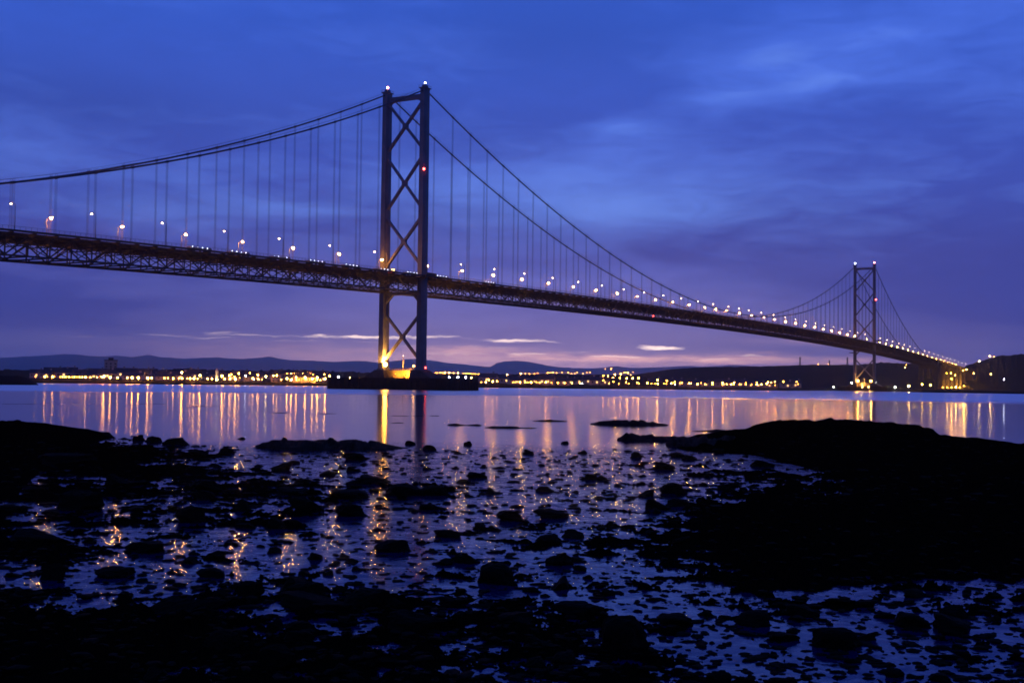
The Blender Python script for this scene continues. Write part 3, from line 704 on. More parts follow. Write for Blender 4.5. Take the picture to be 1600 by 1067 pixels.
for k, x in enumerate(vx):
    P_ = (x-10, -15, 5.0); flood((x-10, -15, max(3.0, ground('headland', project(P_)[0], math.hypot(P_[0]-CAM[0], P_[1]-CAM[1]))+.5)), .6, 60, (0, 25000, 35000, 35000, 45000, 45000, 40000)[k], 'deep yellow floodlight at the foot of viaduct column '+('nearest the water', 'second from the water', 'third from the water', 'in the middle of the row', 'third from the abutment', 'second from the abutment', 'nearest the abutment')[k], 'floodlights under the viaduct', c=(1, .42, .04))
def breakwater():
    mb = MB()
    rows = []
    for i, px in enumerate(np.arange(-120, 63, 3)):
        az = azim(px); yt = interp([(-120, 586), (-40, 586.5), (30, 587), (42, 590), (50, 594), (60, 600.5), (63, 601)], px)
        zt = max(.05, at_dist(px, yt, 720)[2]); zt += .25*float(fbm(np.array([px*.3]), np.array([3.3]), 2)[0])*(zt > .5)
        rows.append([(CAM[0]+D*math.cos(az), CAM[1]+D*math.sin(az), z) for D, z in ((690, -1), (697, zt*.25), (708, zt*.7), (716, zt*.97), (722, zt), (736, zt*.8), (760, -1))])
    vs = [v for r_ in rows for v in r_]; n = 7
    fs = [(i*n+k, (i+1)*n+k, (i+1)*n+k+1, i*n+k+1) for i in range(len(rows)-1) for k in range(n-1)]
    mb.add(vs, fs); o = mb.build('breakwater', ROCK); tag(o, 'low black breakwater entering from the left edge', 'breakwater')
breakwater()

# ------------------------------------------------------------------ shore lamps
GL = {}
def glass(key, c, s_):
    if key not in GL: GL[key] = emat('shore_lamp_'+key, c, s_)
    return GL[key]
protos = {}
def shore_lamp_proto(key, c, st, r):
    t = thing('street_lamp', 'x', 'street lamp')
    mb = MB(); mb.tube([(0, 0, -8), (0, 0, -.4)], .14, 5); mb.tube([(0, 0, -.4), (.5, 0, -.1)], .08, 4); mb.build('post', POSTM, t)
    mb = MB(); mb.ball((0, 0, 0), r, 7, 5); mb.build('lamp_glass', glass(key, c, st), t, smooth=True)
    return t
SP = {'o': SOD, 'y': WARM, 'w': WHT, 'g': GRN, 'r': RD, 'Y': YEL}
SZ = {1: (.28, 60), 2: (.38, 110), 3: (.5, 210), 4: (.68, 340)}
HN = {'o': 'orange', 'y': 'warm white', 'w': 'cold white', 'g': 'greenish white', 'r': 'red', 'Y': 'deep yellow'}
zn = {1: 'small', 2: 'plain', 3: 'bright', 4: 'glaring'}
used = {}
def shore_lamp(px, py, hn, sz, col, where, Dfix=None):
    best = None
    if Dfix: D = Dfix; z = at_dist(px, py, D)[2]
    else:
        pxs, prof = HILLS[hn]; i = int(np.clip(np.searchsorted(pxs, px), 0, len(pxs)-1)); Ds = prof[i][0]
        D = Ds[2]
        for q in np.linspace(Ds[2], Ds[9], 60):
            z = at_dist(px, py, q)[2]; D = q
            if z-ground(hn, px, q) < 7.8: break
        z = at_dist(px, py, D)[2]; z = max(z, ground(hn, px, D)+2.5)
    key = f'{col}{sz}'
    P = at_dist(px, py, D); loc = (P[0], P[1], z)
    lb = f'{zn[sz]} {HN[col]} lamp {where}'; gp = f'{zn[sz]} {HN[col]} lamps {where}'
    if key not in protos:
        protos[key] = shore_lamp_proto(key, SP[col], SZ[sz][1], SZ[sz][0]); o = protos[key]; o.location = loc; o['label'] = lb; o['group'] = gp
    else: dup(protos[key], loc, random.uniform(0, 6.28), lb, gp)
def zl(data, ox, oy, f_, hn, where):
    for a in data:
        shore_lamp(ox+a[0]/f_, oy+a[1]/f_, hn, a[2] if len(a) > 2 else 1, a[3] if len(a) > 3 else 'o', where)
zl([(340, 380), (430, 378, 3), (455, 376), (505, 375, 3), (520, 370), (580, 382), (600, 380, 2), (625, 377, 2), (640, 370), (665, 380, 2), (695, 365), (715, 378, 2), (740, 382), (765, 383, 2), (790, 380, 2), (822, 378, 3), (868, 378, 2), (935, 382, 2), (985, 385, 2), (1000, 357, 4), (972, 360, 2), (1060, 380, 4), (1130, 385, 3), (1225, 388, 3), (1270, 375, 4), (1330, 378, 4), (1420, 375, 4), (1458, 375, 3), (1580, 392, 2)],
   0, 530, 6.154, 'wooded_shore', 'on the far shore at the left, left of the lit quay')
zl([(15, 388, 2), (65, 390, 3), (148, 320, 4), (120, 390, 2), (150, 392, 3), (200, 395, 2), (230, 395, 3), (265, 385, 4), (300, 393, 2), (323, 348, 4), (395, 392, 3), (438, 388, 3), (535, 352, 4), (560, 395, 3), (605, 350, 3), (625, 338, 2), (610, 385, 3), (655, 360, 2), (663, 392, 4), (697, 330, 3), (705, 372), (760, 352, 2, 'w'), (803, 325, 2), (832, 377, 3), (840, 410, 1, 'g'), (880, 345, 3), (880, 380, 2), (890, 405, 2), (920, 402), (957, 358, 3, 'y'), (1030, 350, 3), (1062, 348, 3), (1105, 405, 2), (1160, 378, 4), (1160, 328), (1200, 330, 2), (1230, 330, 2), (1250, 330), (1275, 330), (1312, 330, 2), (1355, 333), (1410, 338), (1248, 365, 3), (1200, 408, 4), (1250, 405, 2), (1275, 405), (1335, 368, 4), (1403, 380, 4), (1452, 368, 4), (1450, 405, 2), (1480, 405, 2), (1525, 380, 4), (1520, 338), (1570, 355, 3)],
   260, 530, 6.154, 'wooded_shore', 'in the lit town left of the near tower')
zl([(170, 882, 3, 'w'), (275, 890, 3, 'y'), (40, 858, 2), (85, 872, 2), (370, 890, 1)], 500, 440, 5.927, 'wooded_shore', 'just left of the near pier')
zl([(1195, 885, 3, 'w'), (1275, 885, 3, 'w'), (1350, 885, 3, 'w'), (1402, 890, 2, 'y')], 500, 440, 5.927, 'harbour_shore', 'just above the right end of the near pier')
zl([(205, 262), (215, 262), (240, 262, 2), (255, 262), (275, 262, 3), (310, 262, 3), (345, 264, 2), (378, 264, 3), (420, 268), (435, 268), (450, 267), (465, 268), (480, 268), (500, 271), (515, 271), (540, 272), (555, 272), (637, 275, 2), (675, 272), (763, 275, 2, 'y'), (870, 270, 3), (905, 270), (937, 270), (975, 268), (1000, 263), (1080, 262, 2), (1100, 262), (1120, 258, 2), (1150, 262), (1190, 258), (1240, 262, 2), (1265, 268), (1290, 268), (1310, 258), (1355, 268), (1385, 260), (1410, 258),
    (560, 340), (595, 338, 3), (620, 318, 2), (650, 330, 3), (683, 328, 2), (808, 336), (825, 336), (862, 336, 3), (905, 336, 2), (925, 336), (950, 338, 3), (990, 335), (1018, 338, 2), (1065, 335, 3), (1108, 340), (1158, 340, 2), (1213, 342, 2), (1270, 342, 2), (1330, 342, 2), (1345, 370, 1, 'g'), (1515, 320), (1560, 345), (1590, 330)],
   640, 530, 5.0, 'harbour_shore', 'on the low shore right of the near pier')
zl([(15, 235, 2), (12, 272), (50, 238, 3), (58, 295), (105, 228, 3), (90, 250, 2), (95, 282), (133, 297), (150, 222, 3), (143, 252, 2), (30, 182), (75, 182, 2), (180, 210, 2), (205, 212, 3), (197, 255, 3), (243, 255, 3), (245, 205), (230, 228), (290, 253, 3), (192, 285, 2), (212, 297), (278, 288, 2), (292, 297)], 940, 540, 5.0, 'harbour_shore', 'climbing the slope in the cluster under the middle of the main span')
zl([(333, 255), (357, 292, 3), (390, 297), (437, 268, 3), (418, 297), (438, 297, 3), (488, 297), (505, 298), (510, 275, 2), (545, 295, 3), (560, 290), (572, 283, 2), (575, 325, 1, 'g'), (612, 290), (628, 290, 2), (685, 295, 3), (700, 293, 2), (750, 300, 3), (778, 290), (808, 302, 2), (866, 290, 3), (866, 303, 2), (945, 290, 3), (945, 303, 2), (978, 300, 2), (1012, 303, 3), (1035, 290, 3), (1030, 303, 2), (1080, 302, 2), (1125, 290), (1127, 303, 2), (1172, 305), (1213, 288, 2), (1213, 303, 3), (1248, 302, 3), (1290, 298, 3), (1300, 285, 3), (1325, 287, 2), (1355, 282, 2), (1355, 308), (1420, 282, 2), (1522, 282, 2), (1535, 300)],
   940, 540, 5.0, 'dark_ridge', 'in the long row at the foot of the dark ridge')
zl([(365, 830, 2), (435, 830, 2)], 1200, 390, 4.64, 'dark_ridge', 'on the crest of the dark ridge left of the far tower')
zl([(875, 860, 4, 'Y'), (995, 855, 3, 'o'), (1003, 835, 2, 'o')], 1200, 390, 4.64, 'headland', 'on the dark headland right of the far tower')
def quay(data, where):
    for px, py, sz, c, D in data: shore_lamp(px, py, None, sz, c, where, D)
quay([(1302.4, 604.3, 2, 'g', 1640), (1315.4, 604.3, 3, 'g', 1640), (1330.5, 598, 2, 'g', 1660), (1368.7, 598, 2, 'g', 1660), (1378.4, 605, 3, 'g', 1610), (1398.5, 605, 3, 'g', 1560)], 'low by the water around the far tower foot')
quay([(1347.5, 604.6, 2, 'y', 1545), (1357, 604.6, 2, 'y', 1545)], 'on the floodlit pier of the far tower')
quay([(1420, 603.4, 4, 'y', 1480), (1440.5, 600.8, 4, 'Y', 1760), (1454, 601.5, 4, 'Y', 1760), (1494, 604.5, 3, 'y', 1500), (1486.6, 592, 3, 'Y', 2000), (1479.3, 583, 2, 'Y', 2050), (1486, 583, 3, 'Y', 2080), (1492.7, 586, 3, 'Y', 2120), (1510, 577.5, 4, 'Y', 2230), (1505, 579, 3, 'Y', 2160)], 'among the viaduct columns at the right')
quay([(1530.2, 564.7, 4, 'y', 2350), (1546.7, 556.5, 4, 'y', 2420), (1553, 557.5, 2, 'o', 2430), (1521.4, 583.4, 3, 'o', 2150), (1548.5, 584.4, 2, 'y', 2150), (1568.5, 593.3, 3, 'w', 1900)], 'on the dark hill at the right edge')

# ------------------------------------------------------------------ houses and blocks in the town
def house(label):
    t = thing('house', label, 'house')
    mb = MB(); L2, W2, h = 6, 4, 5
    vs = [(-L2, -W2, 0), (L2, -W2, 0), (L2, W2, 0), (-L2, W2, 0), (-L2, -W2, h), (L2, -W2, h), (L2, W2, h), (-L2, W2, h), (-L2, 0, h+3), (L2, 0, h+3)]
    mb.add(vs, [(0, 3, 2, 1), (0, 1, 5, 4), (2, 3, 7, 6), (1, 2, 6, 9, 5), (3, 0, 4, 8, 7)]); wl = mb.build('wall', WALLM, t)
    mb = MB(); e = .5
    for s_ in (-1, 1):
        a = [(-L2-e, s_*(W2+e), h-.3), (L2+e, s_*(W2+e), h-.3), (L2+e, 0, h+3.1), (-L2-e, 0, h+3.1)]
        mb.add(a+[(x, y, z+.25) for x, y, z in a], [(0, 1, 2, 3), (7, 6, 5, 4), (0, 4, 5, 1), (1, 5, 6, 2), (2, 6, 7, 3), (3, 7, 4, 0)])
    rf = mb.build('roof', ROOFM, t); mb = MB(); mb.box(3, 4.2, -.5, .5, h+1.5, h+4.6); mb.build('chimney', WALLM, rf)
    for k, x in enumerate((-4, 0, 4)):
        mb = MB(); mb.box(x-.7, x+.7, -W2-.06, -W2-.003, 2.2, 3.8); mb.build('window', LITWIN if k == 1 else GLASS, t)
    mb = MB(); mb.box(1.5, 2.6, -W2-.06, -W2-.003, 0, 2.1); mb.build('door', DSTEEL, t)
    return t
hs = None; rr = random.Random(3)
def put_house(px, D, hn, where):
    global hs
    az = azim(px); z = ground(hn, px, D)-.3; loc = (CAM[0]+D*math.cos(az), CAM[1]+D*math.sin(az), z); rz = az-math.pi/2+rr.uniform(-.4, .4)
    lb = 'small gabled house in dusk gloom '+where; gp = 'houses '+where
    if hs is None: hs = house(lb); hs.location = loc; hs.rotation_euler = (0, 0, rz); hs['group'] = gp
    else: dup(hs, loc, rz, lb, gp, scale=(rr.uniform(.8, 1.7), rr.uniform(.8, 1.2), rr.uniform(.8, 1.3)))
for k in range(34): put_house(60+k*13.5+rr.uniform(-5, 5), rr.uniform(1090, 1300), 'wooded_shore', 'among the town lamps left of the near tower')
for k in range(14): put_house(765+k*14+rr.uniform(-5, 5), rr.uniform(1180, 1320), 'harbour_shore', 'on the low shore right of the near pier')
for k in range(18): put_house(1010+k*13.5+rr.uniform(-5, 5), rr.uniform(1420, 1700), 'dark_ridge', 'in the row at the foot of the dark ridge')
def block(px, D, hn, wd, dp, ht, label, nm='tower_block', cat='tower block', lit=True):
    az = azim(px); z = ground(hn, px, D)-.5; t = thing(nm, label, cat, (CAM[0]+D*math.cos(az), CAM[1]+D*math.sin(az), z), az-math.pi/2)
    mb = MB(); mb.box(-wd/2, wd/2, -dp/2, dp/2, 0, ht); mb.build('wall', WALLM, t)
    mb = MB(); mb.box(-wd/2-.3, wd/2+.3, -dp/2-.3, dp/2+.3, ht, ht+.8); mb.box(-wd/5, wd/5, -dp/4, dp/4, ht+.8, ht+3); mb.build('roof', ROOFM, t)
    nf = int(ht//3); nw = max(2, int(wd//3.4))
    for f_ in range(nf):
        for k in range(nw):
            x = -wd/2+wd*(k+.5)/nw; mb = MB(); mb.box(x-.8, x+.8, -dp/2-.05, -dp/2-.003, 1+3*f_, 2.5+3*f_)
            mb.build('window', LITWIN if rr.random() < (.12 if lit else .02) else GLASS, t)
    return t, (ht+3)
t, hh = block(172.5, 1330, 'wooded_shore', 13, 11, 17, 'tall dark tower block above the shore lamps at the left')
for px in (167, 173, 181): shore_lamp(px, 571.5, None, 1, 'y', 'on the roof of the tower block at the left', 1328)
block(431, 1110, 'wooded_shore', 9, 7, 7, 'small dark square building by the water in the lit town', 'warehouse', 'building')
block(395, 1180, 'wooded_shore', 16, 9, 7, 'long building with lit windows in the town left of the near tower', 'warehouse', 'building')
# yellow-lit church-like tower in the town
az = azim(338.5); D = 1120; z = ground('wooded_shore', 338.5, D)
t = thing('clock_tower', 'slim floodlit yellow tower rising in the town left of the near tower', 'tower', (CAM[0]+D*math.cos(az), CAM[1]+D*math.sin(az), z), az)
mb = MB(); mb.box(-1.2, 1.2, -1.2, 1.2, -.3, 9); mb.build('shaft', PALEP, t)
mb = MB(); mb.add([(-1.5, -1.5, 9), (1.5, -1.5, 9), (1.5, 1.5, 9), (-1.5, 1.5, 9), (0, 0, 12.5)], [(0, 3, 2, 1), (0, 1, 4), (1, 2, 4), (2, 3, 4), (3, 0, 4)]); mb.build('spire', PALEP, t)
ld = bpy.data.lights.new('tower_uplight', 'POINT'); ld.energy = 2500; ld.color = (1, .75, .25); ld.shadow_soft_size = .3
lo = bpy.data.objects.new('tower_uplight', ld); COL.objects.link(lo); lo.parent = t; lo.location = (-4, 0, 1.5)
# masts on the ridge
def mast(px, yt, yb, D, label):
    P0 = at_dist(px, yb, D); P1 = at_dist(px, yt, D); h = P1[2]-P0[2]
    mb = MB(); b = h*.09
    for a, c in ((-1, -1), (1, -1), (1, 1), (-1, 1)): mb.bar((a*b, c*b, -3), (a*.3, c*.3, h), .5)
    for k in range(7):
        z = h*k/7; s0 = b*(1-k/7)+.3*k/7
        for a, c, a2, c2 in ((-1, -1, 1, -1), (1, -1, 1, 1), (1, 1, -1, 1), (-1, 1, -1, -1)): mb.bar((a*s0, c*s0, z), (a2*s0, c2*s0, z+h/7), .3)
    for z in (h*.72, h*.88): mb.bar((0, -b*1.6, z), (0, b*1.6, z), .5)
    o = mb.build('pylon', DSTEEL, None, tuple(P0)); o.rotation_euler = (0, 0, YAW); tag(o, label, 'pylon', 'masts on the ridge')
mast(1250, 557.5, 571, 2200, 'taller lattice pylon on the dark ridge, leftmost of three'); mast(1324, 558, 571, 2190, 'lattice pylon on the ridge just left of the far tower'); mast(1296, 563, 571.5, 2195, 'short lattice pylon on the ridge between the two taller ones')
# floodlight on abutment & columns is given by the yellow lamps; one beam for the abutment face
ld = bpy.data.lights.new('abutment_beam', 'POINT'); ld.energy = 110000; ld.color = FO; ld.shadow_soft_size = .6
t = thing('floodlight', 'deep yellow floodlight in front of the abutment at the bridge end', 'floodlight', (1722, -24, 8))
mb = MB(); mb.tube([(0, 0, -8), (0, 0, 5)], .2, 6); mb.build('stand', POSTM, t); mb = MB(); mb.ball((0, 0, 5.6), .7, 8, 6); mb.build('lamp_glass', glass('Y3', YEL, 130), t)
lo = bpy.data.objects.new('abutment_beam', ld); COL.objects.link(lo); lo.parent = t; lo.location = (0, 0, 8)

# ------------------------------------------------------------------ foreshore
cols = np.array([-400, 0, 200, 400, 600, 800, 1000, 1200, 1400, 1600, 2000], float)
rows = np.array([655, 675, 690, 700, 730, 760, 800, 850, 900, 950, 1000, 1067, 1200], float)
LD = np.array([
 [.0, .0, .0, .0, .0, .0, .0, .0, .0, .0, .0],
 [.0, .0, .0, .0, .0, .0, .0, .0, .0, .0, .0],
 [.7, .5, .45, .0, .0, .0, .0, .1, .4, .5, .6],
 [1, .95, .88, .5, .25, .12, .18, .35, .75, .95, 1],
 [1, .92, .85, .55, .4, .32, .36, .6, .88, 1, 1],
 [1, .82, .68, .55, .5, .4, .5, .75, .95, 1, 1],
 [1, .72, .62, .5, .4, .3, .55, .97, 1, 1, 1],
 [.9, .6, .58, .46, .42, .5, .9, 1, 1, 1, 1],
 [.8, .5, .5, .44, .42, .48, .62, .95, .8, .72, .8],
 [1, .85, .68, .5, .5, .6, .62, .68, .66, .45, .5],
 [1, .97, .95, .68, .52, .68, .62, .56, .45, .38, .4],
 [1, 1, .95, .85, .78, .7, .56, .42, .48, .55, .6],
 [1, 1, 1, .9, .8, .8, .6, .5, .5, .6, .6]])
def landness(px, py):
    ci = np.clip(np.searchsorted(cols, px)-1, 0, len(cols)-2); ri = np.clip(np.searchsorted(rows, py)-1, 0, len(rows)-2)
    fx = np.clip((px-cols[ci])/(cols[ci+1]-cols[ci]), 0, 1); fy = np.clip((py-rows[ri])/(rows[ri+1]-rows[ri]), 0, 1)
    return (LD[ri, ci]*(1-fx)+LD[ri, ci+1]*fx)*(1-fy)+(LD[ri+1, ci]*(1-fx)+LD[ri+1, ci+1]*fx)*fy
# headlands: silhouette rows seen from the viewpoint, standing at a given distance
RH = [(1040, 0), (1075, 678), (1110, 677), (1130, 672), (1155, 671), (1185, 663), (1205, 656.5), (1240, 654.5), (1290, 656), (1330, 655), (1380, 657), (1430, 661), (1450, 666), (1468, 676), (1500, 678), (1540, 680), (1600, 688), (1700, 700), (2000, 730)]
LH = [(-400, 640), (-150, 648), (-40, 652), (0, 652.5), (20, 652), (50, 655), (100, 661), (140, 667), (160, 671), (180, 678), (205, 688), (235, 700)]
def foreshore():
    nr, na = 620, 900
    r = np.exp(np.linspace(math.log(7.5), math.log(112), nr)); a0 = azim(-330); a1 = azim(1930)
    az = np.linspace(a0, a1, na); Rg, Ag = np.meshgrid(r, az, indexing='ij')
    Xw = CAM[0]+Rg*np.cos(Ag); Yw = CAM[1]+Rg*np.sin(Ag)
    P = np.stack([Xw, Yw, np.zeros_like(Xw)], -1); px, py = project(P)
    Lm = landness(px, py); Lc = np.clip(Lm, .02, .98)
    probit = np.log(Lc/(1-Lc))*.55
    n = fbm(Xw*1.25, Yw*1.25, 7, .78)
    n2 = fbm(Xw*.16+31, Yw*.16, 3)
    z = .085*(n*2.3+n2*.9+probit-.42)
    z = np.where(z > 0, z*1.0, z*2.0)
    rough = fbm(Xw*1.7, Yw*1.7, 4, .6)
    z += np.clip(z, 0, .1)*rough*2.0
    # right headland
    def head(tab, Dh, wf, wb):
        pts = [(a, b) for a, b in tab if b > 0]
        ys = np.interp(px, [a for a, b in pts], [b for a, b in pts])
        hor = 600+(px-800)*.01184
        zt = CAM[2]-Dh*(ys-hor)/FPX
        dd = Rg-Dh
        fall = np.where(dd > 0, np.exp(-(dd/wb)**2), np.exp(-(dd/wf)**2))
        return zt, fall
    zt, fl = head(RH, 76.0, 7.0+13.0*np.clip((px-1180)/250, 0, 1), 4.5)
    msk = np.clip((px-1050)/40, 0, 1)
    zt = np.clip(zt, 0, 3)
    hd = zt*fl*msk; z = np.where(hd > .03, np.maximum(z, hd+.22*hd*n+.16*rough*np.minimum(hd, .8)), z)
    zt, fl = head(LH, 78.0, 3.0+19.0*np.clip((170-px)/150, 0, 1), 4.0)
    msk = np.clip((250-px)/60, 0, 1); zt = np.clip(zt, 0, 3)
    hd = zt*fl*msk; z = np.where(hd > .03, np.maximum(z, hd+.22*hd*n+.16*rough*np.minimum(hd, .8)), z)
    z = np.where(Rg > 84, z-.02*(Rg-84), z)
    z = np.clip(z, -.6, 3)
    V = np.stack([Xw, Yw, z], -1).reshape(-1, 3)
    idx = np.arange(nr*na).reshape(nr, na)
    Fc = np.stack([idx[:-1, :-1], idx[1:, :-1], idx[1:, 1:], idx[:-1, 1:]], -1).reshape(-1, 4)[:, ::-1]
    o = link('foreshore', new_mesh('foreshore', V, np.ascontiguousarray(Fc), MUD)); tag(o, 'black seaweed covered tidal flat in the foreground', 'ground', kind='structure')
    return r, az, z
fr, fa, fz = foreshore()
def fground(x, y):
    D = math.hypot(x-CAM[0], y-CAM[1]); a = math.atan2(y-CAM[1], x-CAM[0])
    i = int(np.clip(np.searchsorted(fr, D), 0, len(fr)-1)); j = int(np.clip((a-fa[0])/(fa[-1]-fa[0])*(len(fa)-1), 0, len(fa)-1)); return float(fz[i, j])

# ------------------------------------------------------------------ rocks
def rock_mesh(seed):
    rs = np.random.RandomState(seed)
    import bmesh
    bm = bmesh.new(); bmesh.ops.create_icosphere(bm, subdivisions=4, radius=1)
    V = np.array([v.co[:] for v in bm.verts])
    for k in range(9):      # broken faces
        nrm = rs.randn(3)*np.array([1, 1, .9]); nrm /= np.linalg.norm(nrm); d = rs.uniform(.38, .75)
        s_ = V@nrm; V = V-np.outer(np.clip(s_-d, 0, None), nrm)*.97
    o_ = seed*13.7
    n = fbm(V[:, 0]*1.6+o_+V[:, 2]*1.3, V[:, 1]*1.6-V[:, 2]*1.1, 3)*.16+fbm(V[:, 0]*5+o_, V[:, 1]*5+V[:, 2]*4, 4, .6)*.13
    V *= (1+n)[:, None]
    skirt = np.clip(.15-V[:, 2], 0, 1)                        # weed spreads outwards at the foot
    V[:, :2] *= (1+skirt*(.35+.8*fbm(V[:, 0]*3+o_, V[:, 1]*3, 3)))[:, None]
    V[:, 2] += rs.randn(len(V))*.02
    V -= (V.max(0)+V.min(0))/2; V /= np.abs(V).max(0)
    for v, c in zip(bm.verts, V): v.co = c
    me = bpy.data.meshes.new('rock'); bm.to_mesh(me); bm.free(); me.materials.append(ROCK); return me
RM = [rock_mesh(k) for k in range(18)]
def boxy(me):
    c = np.array([v.co[:] for v in me.vertices]); t = c[c[:, 2] > .45]; return float(np.hypot(t[:, 0], t[:, 1]).mean())
RM.sort(key=boxy, reverse=True)
big = [ # px, py(base), width px, height px, where
 (975, 1020, 78, 62, 'large blocky black boulder in the right foreground pools'), (660, 985, 105, 34, 'wide square black boulder in the bottom centre'), (430, 1045, 70, 34, 'dark rounded boulder at the bottom, left of centre'), (350, 1015, 60, 30, 'dark boulder lower left beside the bottom boulders'),
 (125, 795, 66, 30, 'rounded black boulder in the left middle shallows'), (80, 905, 40, 26, 'pointed black stone near the left edge'), (300, 815, 50, 26, 'humped black rock left of the orange glitter'), (550, 805, 55, 20, 'flat topped black rock below the long reef'), (475, 800, 50, 24, 'triangular black rock beside the flat topped one'), (430, 825, 34, 24, 'black rock standing left of the triangular one'),
 (545, 778, 66, 14, 'long low rock right of the leftmost slab'), (465, 772, 62, 12, 'long low rock above the triangular rock'), (630, 773, 66, 18, 'low rock just under the tower reflection'), (688, 773, 34, 20, 'pointed rock right of the tower reflection'), (552, 718, 40, 14, 'peaked rock in front of the centre reef'), (553, 736, 24, 12, 'small peaked rock behind the low slabs'), (440, 734, 36, 16, 'rough rock left of the peaked rocks'), (326, 768, 54, 17, 'flat oval rock on the left shallows'), (383, 798, 34, 22, 'stone by the left flat oval rock'), (190, 757, 50, 18, 'dark rock off the left headland'),
 (993, 715, 20, 14, 'small pointed stone standing alone right of centre'), (1036, 733, 38, 16, 'rounded rock in the right shallows'), (940, 750, 22, 10, 'low stone among the lamp glitter'), (912, 708, 20, 7, 'little flat stone left of the lone pointed one'), (883, 693, 14, 6, 'tiny stone at the calm water edge'), (1078, 718, 26, 10, 'flat stone near the right headland'), (1123, 708, 22, 10, 'round stone near the right headland tip'), (1055, 770, 46, 18, 'dark rock under the right glitter'), (1010, 775, 36, 14, 'low rock left of the dark one in the glitter'), (1028, 795, 46, 20, 'broad rock at the edge of the black flat'), (855, 768, 40, 8, 'thin weedy rock across the lamp glitter'),
 (730, 695, 16, 9, 'small stone at the calm edge near the tower reflection'), (668, 703, 26, 12, 'stone right of the centre reef'), (640, 694, 20, 9, 'stone on the right tip of the centre reef'), (724, 754, 28, 9, 'flat stone right of the tower reflection'), (700, 838, 50, 12, 'low rock in the centre shallows'), (615, 860, 60, 18, 'rock below the bright orange glitter'), (800, 812, 50, 16, 'dark rock at the head of the black flat'), (862, 808, 60, 14, 'long dark rock left of the black flat'), (735, 878, 36, 24, 'upright rock in the lower centre'), (775, 910, 60, 30, 'large dark rock in the lower centre right'), (715, 945, 60, 16, 'low rounded rock in the lower centre'), (620, 945, 38, 16, 'rock left of the low rounded one'), (570, 945, 70, 26, 'broad rock in the lower centre left'), (390, 930, 44, 24, 'square black rock in the lower left'), (345, 935, 36, 18, 'rock beside the square black one'), (480, 930, 70, 22, 'rock under the yellow glitter'), (475, 985, 60, 14, 'low rock in the bottom left pools'), (905, 960, 90, 24, 'wide dark rock left of the large boulder'), (850, 1010, 70, 18, 'low rock in the bottom right pools'), (1310, 1010, 76, 30, 'dark hummock rock in the bottom right pools'), (1500, 985, 90, 26, 'long dark rock near the right edge'), (1250, 960, 60, 16, 'low rock in the right pools'), (1180, 975, 60, 20, 'dark rock right of the large boulder'),
 (170, 683, 22, 9, 'small stone off the tip of the left headland'), (215, 688, 22, 13, 'round stone just right of the left headland'), (240, 690, 27, 12, 'double stone just right of the left headland'), (280, 694, 48, 11, 'flat rock right of the double stone'), (353, 708, 28, 14, 'square stone left of the centre reef'), (378, 686, 16, 5, 'thin flat stone in the calm water at the left'), (312, 712, 34, 10, 'dark rock in the left shallows edge'),
 (60, 850, 80, 20, 'weedy rock at the left'), (230, 860, 70, 16, 'low weedy rock at the left of centre'), (180, 900, 60, 16, 'low rock in the lower left'), (105, 725, 80, 16, 'weedy rock under the left headland')]
for k, (px, py, wp, hp, lb) in enumerate(big):
    P = on_water(px, py); D = math.hypot(P[0]-CAM[0], P[1]-CAM[1]); wd = wp*D/FPX; ht = hp*(.68 if wp < 40 else .92)*D/FPX
    me = RM[k % 10] if wp > 40 else RM[6+k % 12]
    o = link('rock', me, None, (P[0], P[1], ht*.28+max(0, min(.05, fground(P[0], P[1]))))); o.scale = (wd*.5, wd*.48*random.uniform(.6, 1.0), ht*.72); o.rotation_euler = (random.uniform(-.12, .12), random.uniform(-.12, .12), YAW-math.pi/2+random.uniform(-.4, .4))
    tag(o, lb, 'rock', 'larger rocks of the foreshore')
cnt = 0; tries = 0; rg = random.Random(11)
while cnt < 225 and tries < 6000:
    tries += 1
    px = rg.uniform(-20, 1620); py = 700+(1067-700)*rg.random()**1.25
    if landness(np.array([px]), np.array([py]))[0] > .93: continue
    P = on_water(px, py); D = math.hypot(P[0]-CAM[0], P[1]-CAM[1]); s_ = min(.6, .09+.11*rg.expovariate(1.0))*(1 if D < 30 else 1.25)
    if rg.random() < .25: s_ *= 1.5
    o = link('rock', RM[rg.randrange(18)], None, (P[0], P[1], s_*.08+max(0, min(.05, fground(P[0], P[1]))))); o.scale = (s_*rg.uniform(.6, 1.1), s_*rg.uniform(.45, .8), s_*rg.uniform(.2, .42)); o.rotation_euler = (rg.uniform(-.2, .2), rg.uniform(-.2, .2), rg.uniform(0, 6.28))
    zone = ('left', 'middle', 'right')[0 if px < 533 else (1 if px < 1067 else 2)]; dz = 'near the calm water' if py < 790 else ('in the middle shallows' if py < 900 else 'at the bottom')
    tag(o, f'small wet black stone {dz} in the {zone} of the foreshore', 'rock', f'small stones {dz}, {zone}')
    cnt += 1
